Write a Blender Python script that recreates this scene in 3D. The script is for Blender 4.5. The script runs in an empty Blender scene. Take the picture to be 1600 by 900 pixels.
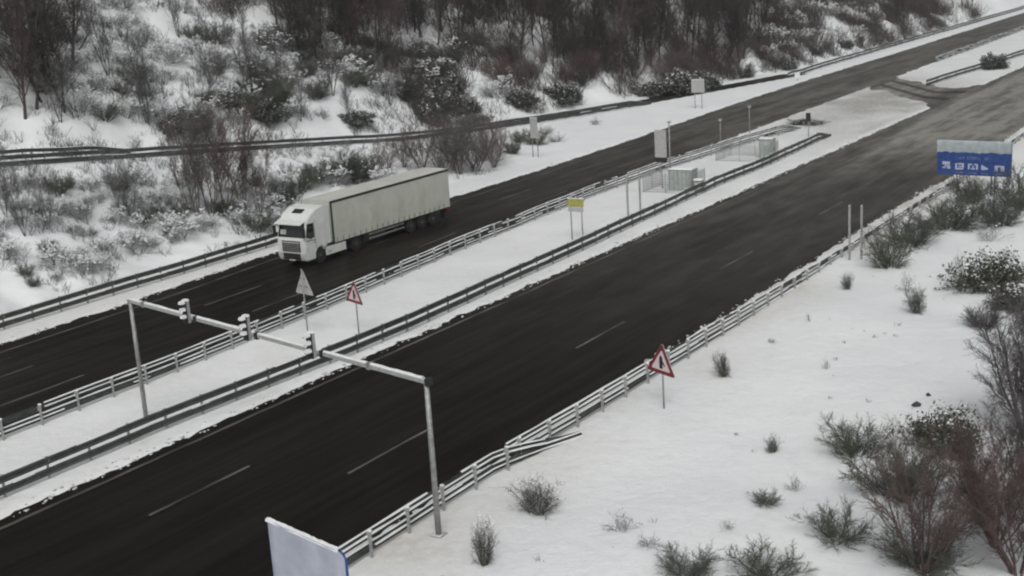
import bpy, bmesh, math, random
import numpy as np
from mathutils import Matrix, Vector

sc = bpy.context.scene
C = sc.collection

# ------------------------------------------------------------------ camera
CAM_F, CAM_PITCH, CAM_ROLL, CAM_YAW, CAM_H = 1988.8, 0.24258, -0.06339, 0.58456, 18.041
cy_, sy_, cp_, sp_ = math.cos(CAM_YAW), math.sin(CAM_YAW), math.cos(CAM_PITCH), math.sin(CAM_PITCH)
Fv = Vector((cy_ * cp_, sy_ * cp_, -sp_)); Rv = Vector((sy_, -cy_, 0)); Uv = Rv.cross(Fv)
cr_, sr_ = math.cos(CAM_ROLL), math.sin(CAM_ROLL)
R2 = cr_ * Rv + sr_ * Uv; U2 = -sr_ * Rv + cr_ * Uv
cd = bpy.data.cameras.new('camera'); cam = bpy.data.objects.new('camera', cd); C.objects.link(cam)
cam.matrix_world = Matrix(((R2.x, U2.x, -Fv.x, 0), (R2.y, U2.y, -Fv.y, 0), (R2.z, U2.z, -Fv.z, CAM_H), (0, 0, 0, 1)))
cd.sensor_width = 36; cd.lens = CAM_F / 1600 * 36; cd.clip_start = .5; cd.clip_end = 3000
sc.camera = cam

# ------------------------------------------------------------------ overcast sky, soft sun, exposure
SUN_EL, SUN_AZ = math.radians(48), math.radians(212)     # azimuth of the sun seen from the place, counter-clockwise from +X
w = bpy.data.worlds.new('World'); sc.world = w; w.use_nodes = True
nt = w.node_tree; nt.nodes.clear()
sky = nt.nodes.new('ShaderNodeTexSky'); sky.sky_type = 'NISHITA'; sky.sun_disc = False
sky.sun_elevation = SUN_EL; sky.sun_rotation = math.radians(90) - SUN_AZ
sky.air_density = 1.0; sky.dust_density = 6.0; sky.ozone_density = 1.0
hs = nt.nodes.new('ShaderNodeHueSaturation'); hs.inputs['Saturation'].default_value = .12
bg = nt.nodes.new('ShaderNodeBackground'); bg.inputs['Strength'].default_value = .10
wo = nt.nodes.new('ShaderNodeOutputWorld')
nt.links.new(sky.outputs[0], hs.inputs['Color']); nt.links.new(hs.outputs[0], bg.inputs[0]); nt.links.new(bg.outputs[0], wo.inputs[0])
ld = bpy.data.lights.new('sun', 'SUN'); ld.energy = 1.0; ld.angle = math.radians(30); ld.color = (1, .99, .975)
sun = bpy.data.objects.new('sun', ld); C.objects.link(sun)
sd = Vector((math.cos(SUN_EL) * math.cos(SUN_AZ), math.cos(SUN_EL) * math.sin(SUN_AZ), math.sin(SUN_EL)))
sun.rotation_euler = sd.to_track_quat('Z', 'Y').to_euler(); sun.location = (0, 0, 60)
vs = sc.view_settings; vs.view_transform = 'Standard'; vs.look = 'None'; vs.gamma = 1; vs.use_curve_mapping = False
vs.exposure = -.14
sc.cycles.filter_width = 2.15; sc.cycles.max_bounces = 6; sc.cycles.volume_bounces = 0; sc.cycles.use_denoising = True

# ------------------------------------------------------------------ helpers
class MB:
    """collects shapes; build() links them as one mesh object"""
    def __init__(s): s.v = []; s.f = []; s.n = 0
    def add(s, v, f):
        v = np.asarray(v, float).reshape(-1, 3); s.v.append(v)
        s.f += [tuple(int(i) + s.n for i in q) for q in f]; s.n += len(v); return s
    def box(s, x0, x1, y0, y1, z0, z1):
        v = [(x, y, z) for z in (z0, z1) for y in (y0, y1) for x in (x0, x1)]
        return s.add(v, [(0, 2, 3, 1), (4, 5, 7, 6), (0, 1, 5, 4), (2, 6, 7, 3), (0, 4, 6, 2), (1, 3, 7, 5)])
    def prism(s, prof, a0, a1, axis='y'):
        """profile of (u, z) pairs pushed along y (u = x) or along x (u = y)"""
        n = len(prof); m = lambda u, z, a: (u, a, z) if axis == 'y' else (a, u, z)
        v = [m(u, z, a0) for u, z in prof] + [m(u, z, a1) for u, z in prof]
        return s.add(v, [tuple(range(n))[::-1], tuple(range(n, 2 * n))] + [(i, (i + 1) % n, n + (i + 1) % n, n + i) for i in range(n)])
    def tube(s, a, b, r0, r1=None, k=10, caps=True):
        a, b = np.array(a, float), np.array(b, float); r1 = r0 if r1 is None else r1
        d = (b - a) / np.linalg.norm(b - a); u = np.cross(d, (0, 0, 1) if abs(d[2]) < .9 else (1, 0, 0)); u /= np.linalg.norm(u); w_ = np.cross(d, u)
        t = np.arange(k) * 2 * math.pi / k; ring = np.cos(t)[:, None] * u + np.sin(t)[:, None] * w_
        f = [(i, (i + 1) % k, k + (i + 1) % k, k + i) for i in range(k)]
        if caps: f += [tuple(range(k))[::-1], tuple(range(k, 2 * k))]
        return s.add(np.vstack([a + r0 * ring, b + r1 * ring]), f)
    def build(s, name, m, parent=None, loc=None, bevel=0, smooth=False):
        me = bpy.data.meshes.new(name); v = np.vstack(s.v); me.from_pydata(v.tolist(), [], s.f)
        if bevel:
            b = bmesh.new(); b.from_mesh(me); bmesh.ops.remove_doubles(b, verts=b.verts, dist=1e-5); bmesh.ops.recalc_face_normals(b, faces=b.faces)
            bmesh.ops.bevel(b, geom=[e for e in b.edges if len(e.link_faces) == 2 and e.calc_face_angle(0) > .35], offset=bevel, segments=2, affect='EDGES', clamp_overlap=True)
            b.to_mesh(me); b.free()
        if smooth: me.polygons.foreach_set('use_smooth', [True] * len(me.polygons))
        me.materials.append(m); me.update()
        return link(name, me, parent, loc)
def link(name, me, parent=None, loc=None):
    o = bpy.data.objects.new(name, me); C.objects.link(o)
    if parent: o.parent = parent
    if loc is not None: o.location = loc
    return o
def fast_mesh(name, v, f, m, smooth=False):
    """mesh from arrays; every face has the same number of corners"""
    v = np.ascontiguousarray(v, np.float32); f = np.ascontiguousarray(f, np.int32); k = f.shape[1]
    me = bpy.data.meshes.new(name); me.vertices.add(len(v)); me.vertices.foreach_set('co', v.ravel())
    me.loops.add(f.size); me.loops.foreach_set('vertex_index', f.ravel())
    me.polygons.add(len(f)); me.polygons.foreach_set('loop_start', np.arange(len(f), dtype=np.int32) * k)
    if smooth: me.polygons.foreach_set('use_smooth', np.ones(len(f), bool))
    me.update(calc_edges=True); me.materials.append(m); return me
def tag(o, label=None, cat=None, group=None, kind=None):
    for k, v in (('label', label), ('category', cat), ('group', group), ('kind', kind)):
        if v: o[k] = v
    return o
def thing(name, label, cat, loc=(0, 0, 0), rz=0, group=None):
    o = bpy.data.objects.new(name, None); C.objects.link(o); o.empty_display_size = .3
    o.location = loc; o.rotation_euler = (0, 0, rz); return tag(o, label, cat, group)
def copy_tree(o, parent=None):
    c = o.copy(); C.objects.link(c); c.parent = parent
    for ch in o.children: copy_tree(ch, c)
    return c

# ------------------------------------------------------------------ materials
class NT:
    def __init__(s, name):
        s.m = bpy.data.materials.new(name); s.m.use_nodes = True; s.t = s.m.node_tree; s.t.nodes.clear()
        s.out = s.n('OutputMaterial'); s.b = s.n('BsdfPrincipled'); s.l(s.b.outputs[0], s.out.inputs[0])
    def n(s, k, **kw):
        x = s.t.nodes.new('ShaderNode' + k)
        for a, b in kw.items(): setattr(x, a, b)
        return x
    def l(s, a, b): s.t.links.new(a, b)
    def put(s, sock, v):
        if hasattr(v, 'is_output'): s.l(v, sock)
        elif isinstance(v, (tuple, list)) and len(v) == 3 and sock.type == 'RGBA': sock.default_value = (*v, 1)
        else: sock.default_value = v
    def pos(s): return s.n('NewGeometry').outputs['Position']
    def obj(s): return s.n('TexCoord').outputs['Object']
    def noise(s, vec, scale, detail=4, rough=.55, stretch=None):
        if stretch:
            mp = s.n('Mapping'); mp.inputs['Scale'].default_value = stretch; s.l(vec, mp.inputs[0]); vec = mp.outputs[0]
        x = s.n('TexNoise'); s.l(vec, x.inputs['Vector']); x.inputs['Scale'].default_value = scale; x.inputs['Detail'].default_value = detail; x.inputs['Roughness'].default_value = rough
        return x.outputs['Fac']
    def ramp(s, v, a, b, c=0., d=1.):
        x = s.n('MapRange'); x.interpolation_type = 'SMOOTHSTEP'; s.put(x.inputs[0], v)
        for i, q in enumerate((a, b, c, d)): x.inputs[i + 1].default_value = q
        return x.outputs[0]
    def math(s, op, a, b=0.):
        x = s.n('Math', operation=op); s.put(x.inputs[0], a); s.put(x.inputs[1], b); return x.outputs[0]
    def mix(s, f, a, b):
        x = s.n('Mix', data_type='RGBA'); s.put(x.inputs[0], f); s.put(x.inputs[6], a); s.put(x.inputs[7], b); return x.outputs[2]
    def attr(s, name): x = s.n('Attribute'); x.attribute_name = name; return x.outputs['Fac']
    def upz(s):
        x = s.n('SeparateXYZ'); s.l(s.n('NewGeometry').outputs['Normal'], x.inputs[0]); return x.outputs[2]
    def xyz(s, v): x = s.n('SeparateXYZ'); s.l(v, x.inputs[0]); return x.outputs
    def bump(s, h, st, d=.05):
        x = s.n('Bump'); s.put(x.inputs['Height'], h); x.inputs['Strength'].default_value = st; x.inputs['Distance'].default_value = d; s.l(x.outputs[0], s.b.inputs['Normal'])
    def done(s, col=None, rough=None, metal=None, spec=None):
        for k, v in (('Base Color', col), ('Roughness', rough), ('Metallic', metal), ('Specular IOR Level', spec)):
            if v is not None: s.put(s.b.inputs[k], v)
        return s.m
SNOW = (.80, .815, .815)
def plain(name, col, rough=.6, metal=0., var=.18, scale=3., spec=None, snow=None, dirt=0.):
    t = NT(name); v = t.obj(); n = t.noise(v, scale, 5)
    c = t.mix(t.ramp(n, .3, .7), tuple(x * (1 - var) for x in col), tuple(min(1, x * (1 + var)) for x in col))
    if dirt: c = t.mix(t.math('MULTIPLY', t.ramp(t.noise(v, 1.3, 6, .65), .42, .7), dirt), c, (.06, .055, .05))
    if snow:
        f = t.math('MULTIPLY', t.ramp(t.upz(), snow[0], snow[1]), t.ramp(t.noise(t.pos(), snow[2], 3), snow[3], snow[4])); c = t.mix(f, c, SNOW)
    return t.done(c, rough, metal, spec)
def wood(name, col, snow_a, snow_b, cover, var=.3, fade=.55):
    """bark and twigs, snow lying on what faces up"""
    t = NT(name); p = t.pos(); oi = t.n('ObjectInfo').outputs['Random']
    c = t.mix(t.ramp(t.noise(p, 1.1, 3), .3, .7), tuple(x * (1 - var) for x in col), tuple(x * (1 + var) for x in col))
    c = t.mix(t.math('MULTIPLY', oi, fade), c, (col[1] * 1.0, col[1] * 1.02, col[1] * 1.02))
    f = t.math('MULTIPLY', t.ramp(t.upz(), snow_a, snow_b), t.ramp(t.noise(p, 2.3, 3), .75 - cover * .6, .95 - cover * .6))
    return t.done(t.mix(f, c, SNOW), .85, 0, .2)
def mk_snow():
    t = NT('snow'); p = t.pos(); d = t.attr('dirt')
    big = t.noise(p, .12, 4); fine = t.noise(p, 2.2, 6, .6)
    c = t.mix(t.ramp(big, .3, .7), (.77, .795, .805), (.835, .85, .85))
    c = t.mix(t.math('MULTIPLY', t.ramp(t.noise(p, .55, 6, .62), .52, .78), .32), c, (.62, .63, .645))
    c = t.mix(t.math('MULTIPLY', t.ramp(fine, .55, .8), .18), c, (.66, .67, .68))
    c = t.mix(t.math('MULTIPLY', d, t.ramp(fine, .2, .65, .45, 1.)), c, (.50, .455, .39))
    c = t.mix(t.math('MULTIPLY', t.attr('slush_sheen'), t.ramp(fine, .25, .65, .55, 1.)), c, (.33, .325, .30))
    t.bump(t.math('ADD', t.noise(p, 1.6, 5), t.math('MULTIPLY', t.noise(p, 9., 3), .25)), .55, .14)
    return t.done(c, .75, 0, .25)
def mk_snow_plain():
    t = NT('snow_lump'); p = t.pos(); c = t.mix(t.ramp(t.noise(p, 3, 4), .3, .7), (.74, .76, .77), (.83, .84, .84)); return t.done(c, .8, 0, .2)
def mk_asphalt():
    t = NT('wet_asphalt'); p = t.pos()
    st = t.noise(p, 1., 4, .6, (.035, .5, 1)); st2 = t.noise(p, 1., 5, .65, (.09, 1.5, 1)); blot = t.noise(p, 1., 5, .62, (.11, .3, 1)); pat = t.noise(p, 1., 4, .6, (.35, .8, 1)); gr = t.noise(p, 45., 2)
    c = t.mix(t.ramp(blot, .3, .72), (.0060, .0050, .0036), (.0135, .0115, .0088))
    c = t.mix(t.math('MULTIPLY', t.ramp(st, .5, .8), .18), c, (.014, .012, .0095))
    c = t.mix(t.math('MULTIPLY', t.ramp(gr, .5, .8), .2), c, (.022, .021, .019))
    sl = t.attr('slush_sheen'); s = t.math('ADD', t.math('MULTIPLY', st, .4), t.math('ADD', t.math('MULTIPLY', st2, .3), t.math('MULTIPLY', blot, .3)))
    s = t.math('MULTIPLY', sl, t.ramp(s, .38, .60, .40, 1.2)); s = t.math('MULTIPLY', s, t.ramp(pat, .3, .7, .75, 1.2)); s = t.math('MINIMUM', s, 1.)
    c = t.mix(s, c, (.27, .265, .24))  # one grey for slush and for the painted sheen of the far road
    r = t.math('ADD', t.ramp(st2, .3, .7, .36, .55), t.math('MULTIPLY', s, .25))
    t.bump(t.math('ADD', gr, t.math('MULTIPLY', s, 1.5)), .25, .01)
    return t.done(c, r, 0, .05)
def mk_paint():
    t = NT('worn_road_paint'); p = t.pos(); wn = t.ramp(t.noise(p, 1., 5, .65, (.35, 5, 1)), .34, .66)
    c = t.mix(wn, (.016, .014, .012), (.145, .14, .125)); return t.done(c, .5, 0, .4)
def mk_steel():
    t = NT('galvanised_rail'); p = t.pos(); n = t.noise(p, 2., 5); st = t.noise(p, 1., 3, .6, (.4, 6, 14))
    c = t.mix(t.ramp(n, .3, .7), (.055, .06, .058), (.10, .107, .103)); c = t.mix(t.math('MULTIPLY', t.ramp(st, .5, .8), .35), c, (.04, .04, .036))
    return t.done(c, .55, .35, .4)
M = dict(snow=mk_snow(), lump=mk_snow_plain(), asphalt=mk_asphalt(), paint=mk_paint(), steel=mk_steel())
M['post'] = plain('rail_post_steel', (.36, .365, .36), .55, .3, snow=(.4, .9, 4, .3, .5))
M['pole'] = plain('galvanised_pole', (.30, .31, .30), .5, .35, .2, 6, dirt=.4)
M['polesnow'] = plain('galvanised_beam', (.42, .43, .42), .5, .2, .15, 6, snow=(.3, .8, 2, .15, .4))
M['black'] = plain('black_plastic', (.018, .018, .02), .45)
M['housing'] = plain('signal_housing', (.36, .36, .36), .5, 0, .1)
M['red'] = plain('sign_red', (.16, .012, .02), .45, 0, .2, 8, dirt=.35)
M['white'] = plain('sign_white', (.60, .50, .52), .45, 0, .08, 5)
M['signback'] = plain('sign_back', (.46, .455, .45), .5, .25, .1, 4)
M['ink'] = plain('sign_black', (.012, .012, .014), .5)
M['yellow'] = plain('sign_yellow', (.34, .32, .08), .5, 0, .2, 6, snow=(.2, .8, 6, .2, .5))
M['blue'] = plain('sign_blue', (.03, .07, .24), .4, 0, .2, 3)
M['pict'] = plain('pictogram_white', (.46, .50, .62), .5, 0, .1)
M['pictdim'] = plain('pictogram_pale', (.16, .20, .38), .5, 0, .2)
M['cab'] = plain('truck_white_paint', (.68, .70, .67), .32, 0, .05, 2, dirt=.12)
M['curtain'] = plain('trailer_curtain', (.53, .54, .475), .55, 0, .06, .7, dirt=.10)
M['roof'] = plain('trailer_roof', (.52, .52, .48), .6, 0, .08, .7)
M['green'] = plain('trailer_green', (.02, .06, .04), .5)
M['glass'] = plain('truck_glass', (.012, .015, .016), .08, 0, .1, 2, .6)
M['grille'] = plain('grille_grey', (.04, .043, .042), .5, 0, .2, 6)
M['tyre'] = plain('tyre_rubber', (.014, .014, .014), .8, 0, .2, 8)
M['rim'] = plain('wheel_rim', (.07, .07, .07), .45, .5, .2, 5, dirt=.5)
M['chassis'] = plain('chassis_black', (.018, .018, .018), .6, 0, .3, 4)
M['lamp'] = plain('lamp_lens', (.45, .46, .46), .2)
M['redlamp'] = plain('tail_lamp', (.2, .01, .01), .3)
M['cabinet'] = plain('cabinet_grey_green', (.40, .45, .42), .5, .1, .12, 3)
M['mesh'] = plain('fence_wire', (.36, .38, .37), .5, .4)
M['rock'] = plain('dark_rock', (.05, .05, .05), .8, 0, .3, 5)
M['brown'] = wood('brown_twigs', (.078, .060, .055), .5, .97, .15)
M['dark'] = wood('dark_twigs', (.050, .041, .040), .55, .97, .1)
M['red_twig'] = wood('reddish_twigs', (.14, .095, .088), .5, .97, .18)
M['grey'] = wood('grey_twigs', (.10, .098, .096), .15, .8, .5)
M['frost'] = wood('snowy_twigs', (.105, .108, .106), .0, .7, .7)
M['broom'] = wood('broom_twigs', (.075, .078, .056), .3, .9, .45)
M['everg'] = wood('evergreen_leaves', (.058, .066, .054), .35, .95, .5)
M['green_leaf'] = wood('green_leaves', (.070, .076, .052), .35, .95, .5)
M['purple'] = wood('purplish_twigs', (.125, .102, .106), .45, .95, .25)
M['mauve'] = wood('mauve_brown_twigs', (.135, .112, .106), .45, .95, .25)
M['scrub'] = wood('grey_green_twigs', (.092, .102, .074), .4, .95, .3)
M['scrubd'] = wood('dark_scrub_twigs', (.064, .070, .052), .45, .95, .25)
M['crust'] = plain('sign_snow', (.40, .45, .47), .8, 0, .12, 2)

# ------------------------------------------------------------------ terrain
def itp(x, pts):
    a = np.array(pts, float); return np.interp(x, a[:, 0], a[:, 1])
def sst(a, b, x):
    t = np.clip((x - a) / (b - a), 0, 1); return t * t * (3 - 2 * t)
_rn = np.random.RandomState(4)
_ph = _rn.rand(64, 2) * 6.283; _an = _rn.rand(64) * 6.283
def fbm(x, y, f0, octs, o=0):
    s = 0; a = 1.0; f = f0; n = 0
    for k in range(octs):
        for j in range(3):
            i = (o + k * 3 + j) % 64; c, d = np.cos(_an[i]), np.sin(_an[i])
            s = s + a * np.sin(f * (c * x + d * y) + _ph[i, 0] + 1.3 * np.sin(f * .7 * (c * y - d * x) + _ph[i, 1]))
        n += a * 1.7; a *= .55; f *= 2.03
    return s / n
ER = [(-80, 26.2), (95, 26.1), (105, 25.6), (133, 26.3), (145, 27), (900, 27)]
EM1 = [(-80, 39.6), (900, 39.6)]
EM2 = [(-80, 46.5), (30, 47.7), (45, 48.3), (70, 50.2), (100, 52.4), (130, 53), (190, 54.4), (290, 57), (420, 59), (900, 64)]
EL = [(-80, 60.2), (40, 60.8), (50, 61.0), (62, 62.1), (100, 62.4), (120, 63.2), (149, 65), (182, 66.3), (230, 67), (350, 70), (500, 73), (900, 84)]
RAMP = [(-80, 84), (58, 84), (86, 84.4), (99, 83.6), (116, 83), (125, 81.6), (139, 78.6), (160, 74.6), (185, 69.6), (205, 66.4), (900, 40)]
def zramp(x): return np.clip(np.where(x < 105, 12 - .1 * x, 1.5 * np.exp(-np.clip(x - 105, 0, None) / 15.)), 0, 10) * (1 - sst(140, 175, x))
def terrain(x, y):
    x = np.asarray(x, float); y = np.asarray(y, float)
    er, m1, m2, el = itp(x, ER), itp(x, EM1), itp(x, EM2), itp(x, EL)
    j = fbm(x, y, 1.1, 2, 0) * .12 + fbm(x, y, 4.1, 2, 14) * .13
    cr = np.maximum(sst(.3, -.3, y - er + j), np.minimum(sst(-.25, .3, y - m1 + j), sst(.25, -.3, y - m2 - j)))
    cr = np.maximum(cr, sst(-.3, .3, y - el + j))
    z = -.05 + .12 * cr
    # right-hand field: soft undulation, drops a little away from the road
    fr = sst(0, 8, er - y)
    z = z + fr * (fbm(x, y, .16, 3, 9) * .22 + fbm(x, y, 1.3, 2, 20) * .03)
    # bank up to the ramp, the ramp bed and the hillside above
    rl = itp(x, RAMP); zr = zramp(x); a = el + 2.6
    lo = np.maximum(rl - .3, a + .2)
    bank = sst(0, 1, np.clip((y - a) / np.maximum(lo - a, .2), 0, 1)) * zr
    bump = sst(0, 3, y - a) * sst(0, 4, lo - y) * sst(0, 2.5, zr) * fbm(x, y, .5, 3, 30) * .45
    up = np.maximum(rl + 7.2, el + 4.5); t = np.clip(y - up, 0, None)
    hill = np.minimum(t * .5, 26 + (t - 52) * .2) * sst(0, 6, t) + sst(0, 5, t) * fbm(x, y, .12, 3, 40) * 1.3 + sst(0, 4, t) * fbm(x, y, .6, 2, 50) * .3
    z = z + np.where(y > a, bank + bump + hill, 0)
    # cut the ramp bed
    inb = sst(-.35, .0, y - (rl + 1.3)) * sst(.35, .0, y - (rl + 5.2)) * (x < 196)
    z = z - inb * .12
    # crossover through the median
    cx = y - 39.0; c0 = 150 + cx * 1.55 + fbm(x, y, .8, 3, 25) * 1.6; c1 = 163 + cx * 1.45 + fbm(x, y, .8, 3, 44) * 1.6 + 9 * sst(44, 39, y)
    inc = sst(-1.5, 0, x - c0) * sst(1.5, 0, x - c1) * (y > 38) * (y < 56)
    return z - inc * .10 * (y < 55)


# ------------------------------------------------------------------ ground, roads, markings
def grid(xs, ys): X, Y = np.meshgrid(xs, ys, indexing='ij'); return X, Y
def grid_faces(n, m):
    i = np.arange(n - 1)[:, None] * m + np.arange(m - 1)[None]; i = i.ravel(); return np.stack([i, i + m, i + m + 1, i + 1], 1)
def set_attr(me, name, a):
    at = me.attributes.new(name, 'FLOAT', 'POINT'); at.data.foreach_set('value', np.ascontiguousarray(a, np.float32).ravel())
xs = np.concatenate([np.arange(-80, 10, 4.), np.arange(10, 115, .35), np.arange(115, 215, .7), np.arange(215, 440, 2.5), np.arange(440, 1300, 20.)])
ys = np.concatenate([np.arange(-300, -20, 20.), np.arange(-20, 8, 1.), np.arange(8, 25, .5), np.arange(25, 27.8, .14), np.arange(27.8, 38.8, 2.), np.arange(38.8, 41, .14), np.arange(41, 46.4, .35),
                     np.arange(46.4, 54, .16), np.arange(54, 60, .6), np.arange(60, 68, .16), np.arange(68, 96, .5), np.arange(96, 150, 1.2), np.arange(150, 330, 12.), np.arange(330, 900, 40.)])
X, Y = grid(xs, ys); Z = terrain(X, Y)
dirt = .65 * sst(6.5, .3, itp(X, ER) - Y) * (Y < 27) * (.55 + .45 * fbm(X, Y, .5, 2, 7)) + .22 * (Y > 39) * (Y < 54) * (.6 + .4 * fbm(X, Y, .9, 2, 3))
dirt += .25 * ((Y > 60.5) & (Y < 66)) * sst(110, 60, X)
slush_sheen = 1.0 * sst(112, 150, X - (Y - 46) * 1.5) * sst(190, 166, X - (Y - 46)) * sst(39.2, 41, Y) * (Y < 54.5) * np.clip(.8 + .6 * fbm(X, Y, .35, 4, 33), 0, 1)
gme = fast_mesh('snow_ground', np.stack([X, Y, Z], -1).reshape(-1, 3), grid_faces(len(xs), len(ys)), M['snow'], True)
set_attr(gme, 'dirt', np.clip(dirt, 0, 1)); set_attr(gme, 'slush_sheen', np.clip(slush_sheen, 0, 1))
tag(link('snow_ground', gme), kind='structure')

def road_sheet(name, x0, x1, step, ya, yb, zf, slf, ny=24):
    xx = np.concatenate([np.arange(x0, x1, step), [x1]]); t = np.linspace(0, 1, ny)
    Xr = np.repeat(xx[:, None], ny, 1); A, B = ya(xx)[:, None], yb(xx)[:, None]; Yr = A + (B - A) * t
    me = fast_mesh(name, np.stack([Xr, Yr, zf(Xr)], -1).reshape(-1, 3), grid_faces(len(xx), ny), M['asphalt'], True)
    set_attr(me, 'slush_sheen', np.clip(slf(Xr, Yr), 0, 1)); o = link(name, me); tag(o, kind='structure'); return o
flat = lambda x: x * 0.
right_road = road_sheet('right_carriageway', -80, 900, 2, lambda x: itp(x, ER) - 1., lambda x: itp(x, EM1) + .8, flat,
    lambda x, y: sst(98, 145, x) * (.38 + .62 * sst(39.5, 35, y)) + .30 * sst(38, 115, x), 30)  # far slush, plus grazing wet sheen painted in as grey growing along x
left_road = road_sheet('left_carriageway', -80, 900, 2, lambda x: itp(x, EM2) - .9, lambda x: itp(x, EL) + .9, flat, lambda x, y: .45 * sst(50, 170, x), 30)  # wet sheen of the distant road painted into the colour as grey
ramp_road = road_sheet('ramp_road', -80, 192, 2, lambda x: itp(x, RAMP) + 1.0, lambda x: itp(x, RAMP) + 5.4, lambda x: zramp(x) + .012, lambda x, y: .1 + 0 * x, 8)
yy = np.linspace(39.7, 53.2, 46); tt = np.linspace(0, 1, 40); c0 = 150 + (yy - 39) * 1.55 - 4; c1 = 163 + (yy - 39) * 1.45 + 4 + 9 * sst(44, 39, yy)
Xc = c0[:, None] + (c1 - c0)[:, None] * tt; Yc = np.repeat(yy[:, None], 40, 1)
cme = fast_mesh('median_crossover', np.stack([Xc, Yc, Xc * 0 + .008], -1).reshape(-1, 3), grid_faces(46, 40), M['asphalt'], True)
set_attr(cme, 'slush_sheen', np.clip((.4 + .8 * sst(41, 46, Yc)) * (1 - .75 * np.maximum(sst(.07, .03, np.abs(tt - .36)), sst(.07, .03, np.abs(tt - .62)))[None, :]), 0, 1)); tag(link('median_crossover', cme), kind='structure')

def stripe(parent, x0, x1, yf, wd, step=1.5, name='lane_dash', z=.005):
    xx = np.arange(x0, x1 + 1e-6, min(step, x1 - x0)); v = []
    for x in xx:
        y = float(yf(x)); v += [(x, y - wd / 2, z), (x, y + wd / 2, z)]
    f = np.array([(2 * i, 2 * i + 2, 2 * i + 3, 2 * i + 1) for i in range(len(xx) - 1)])
    return link(name, fast_mesh(name, np.array(v), f, M['paint']), parent)
stripe(right_road, -30, 260, lambda x: 38.85, .2, name='edge_line')
for k in range(8): stripe(right_road, 34.1 + 17.4 * k - 34.8, 39.2 + 17.4 * k - 34.8, lambda x: 30.55, .15, 2.55)
stripe(right_road, 28., 33.1, lambda x: 34.7, .15, 2.55); stripe(right_road, 10.6, 15.7, lambda x: 34.7, .15, 2.55)
elf = lambda x: np.interp(x, [-30, 40, 54, 62, 100, 182, 260], [58.6, 59.3, 59.8, 60.6, 60.9, 64.6, 66.0])
stripe(left_road, -30, 250, elf, .18, name='edge_line')
for k in range(-1, 8):
    xk = 33.7 + 17.4 * k
    stripe(left_road, xk, xk + 5, lambda x: np.interp(x, [0, 35, 55, 80, 180], [51, 51.2, 52.0, 53.6, 57]), .15, 2.5)
    stripe(left_road, xk, xk + 5, lambda x: np.interp(x, [0, 35, 55, 80, 180], [55, 55.2, 55.9, 57.2, 61]), .15, 2.5)

# ------------------------------------------------------------------ guard rails
def lump_strip(pts, wd, ht, rs, gaps=.0):
    """snow lying along an edge: a low ridge with uneven width, broken here and there"""
    mb = MB(); run = []
    def flush():
        if len(run) > 1:
            n = len(run); v = []
            for (p, s) in run: v += [(p[0], p[1] - wd * s / 2, p[2] - .004), (p[0], p[1] - wd * s * .25, p[2] + ht * s), (p[0], p[1] + wd * s * .25, p[2] + ht * s), (p[0], p[1] + wd * s / 2, p[2] - .004)]
            mb.add(v, [(4 * i + j, 4 * i + j + 1, 4 * i + j + 5, 4 * i + j + 4) for i in range(n - 1) for j in range(3)])
    for p in pts:
        if rs.rand() < gaps: flush(); run = []
        else: run.append((p, rs.uniform(.55, 1.15)))
    flush(); return mb
PROF = [(0, -.155), (.05, -.12), (.055, -.06), (.012, -.02), (.012, .02), (.055, .06), (.05, .12), (0, .155)]
post_mb = MB().prism([(-.05, -.4), (.05, -.4), (.05, 1.0), (-.05, 1.0)], -.03, .03, 'x')
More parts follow.
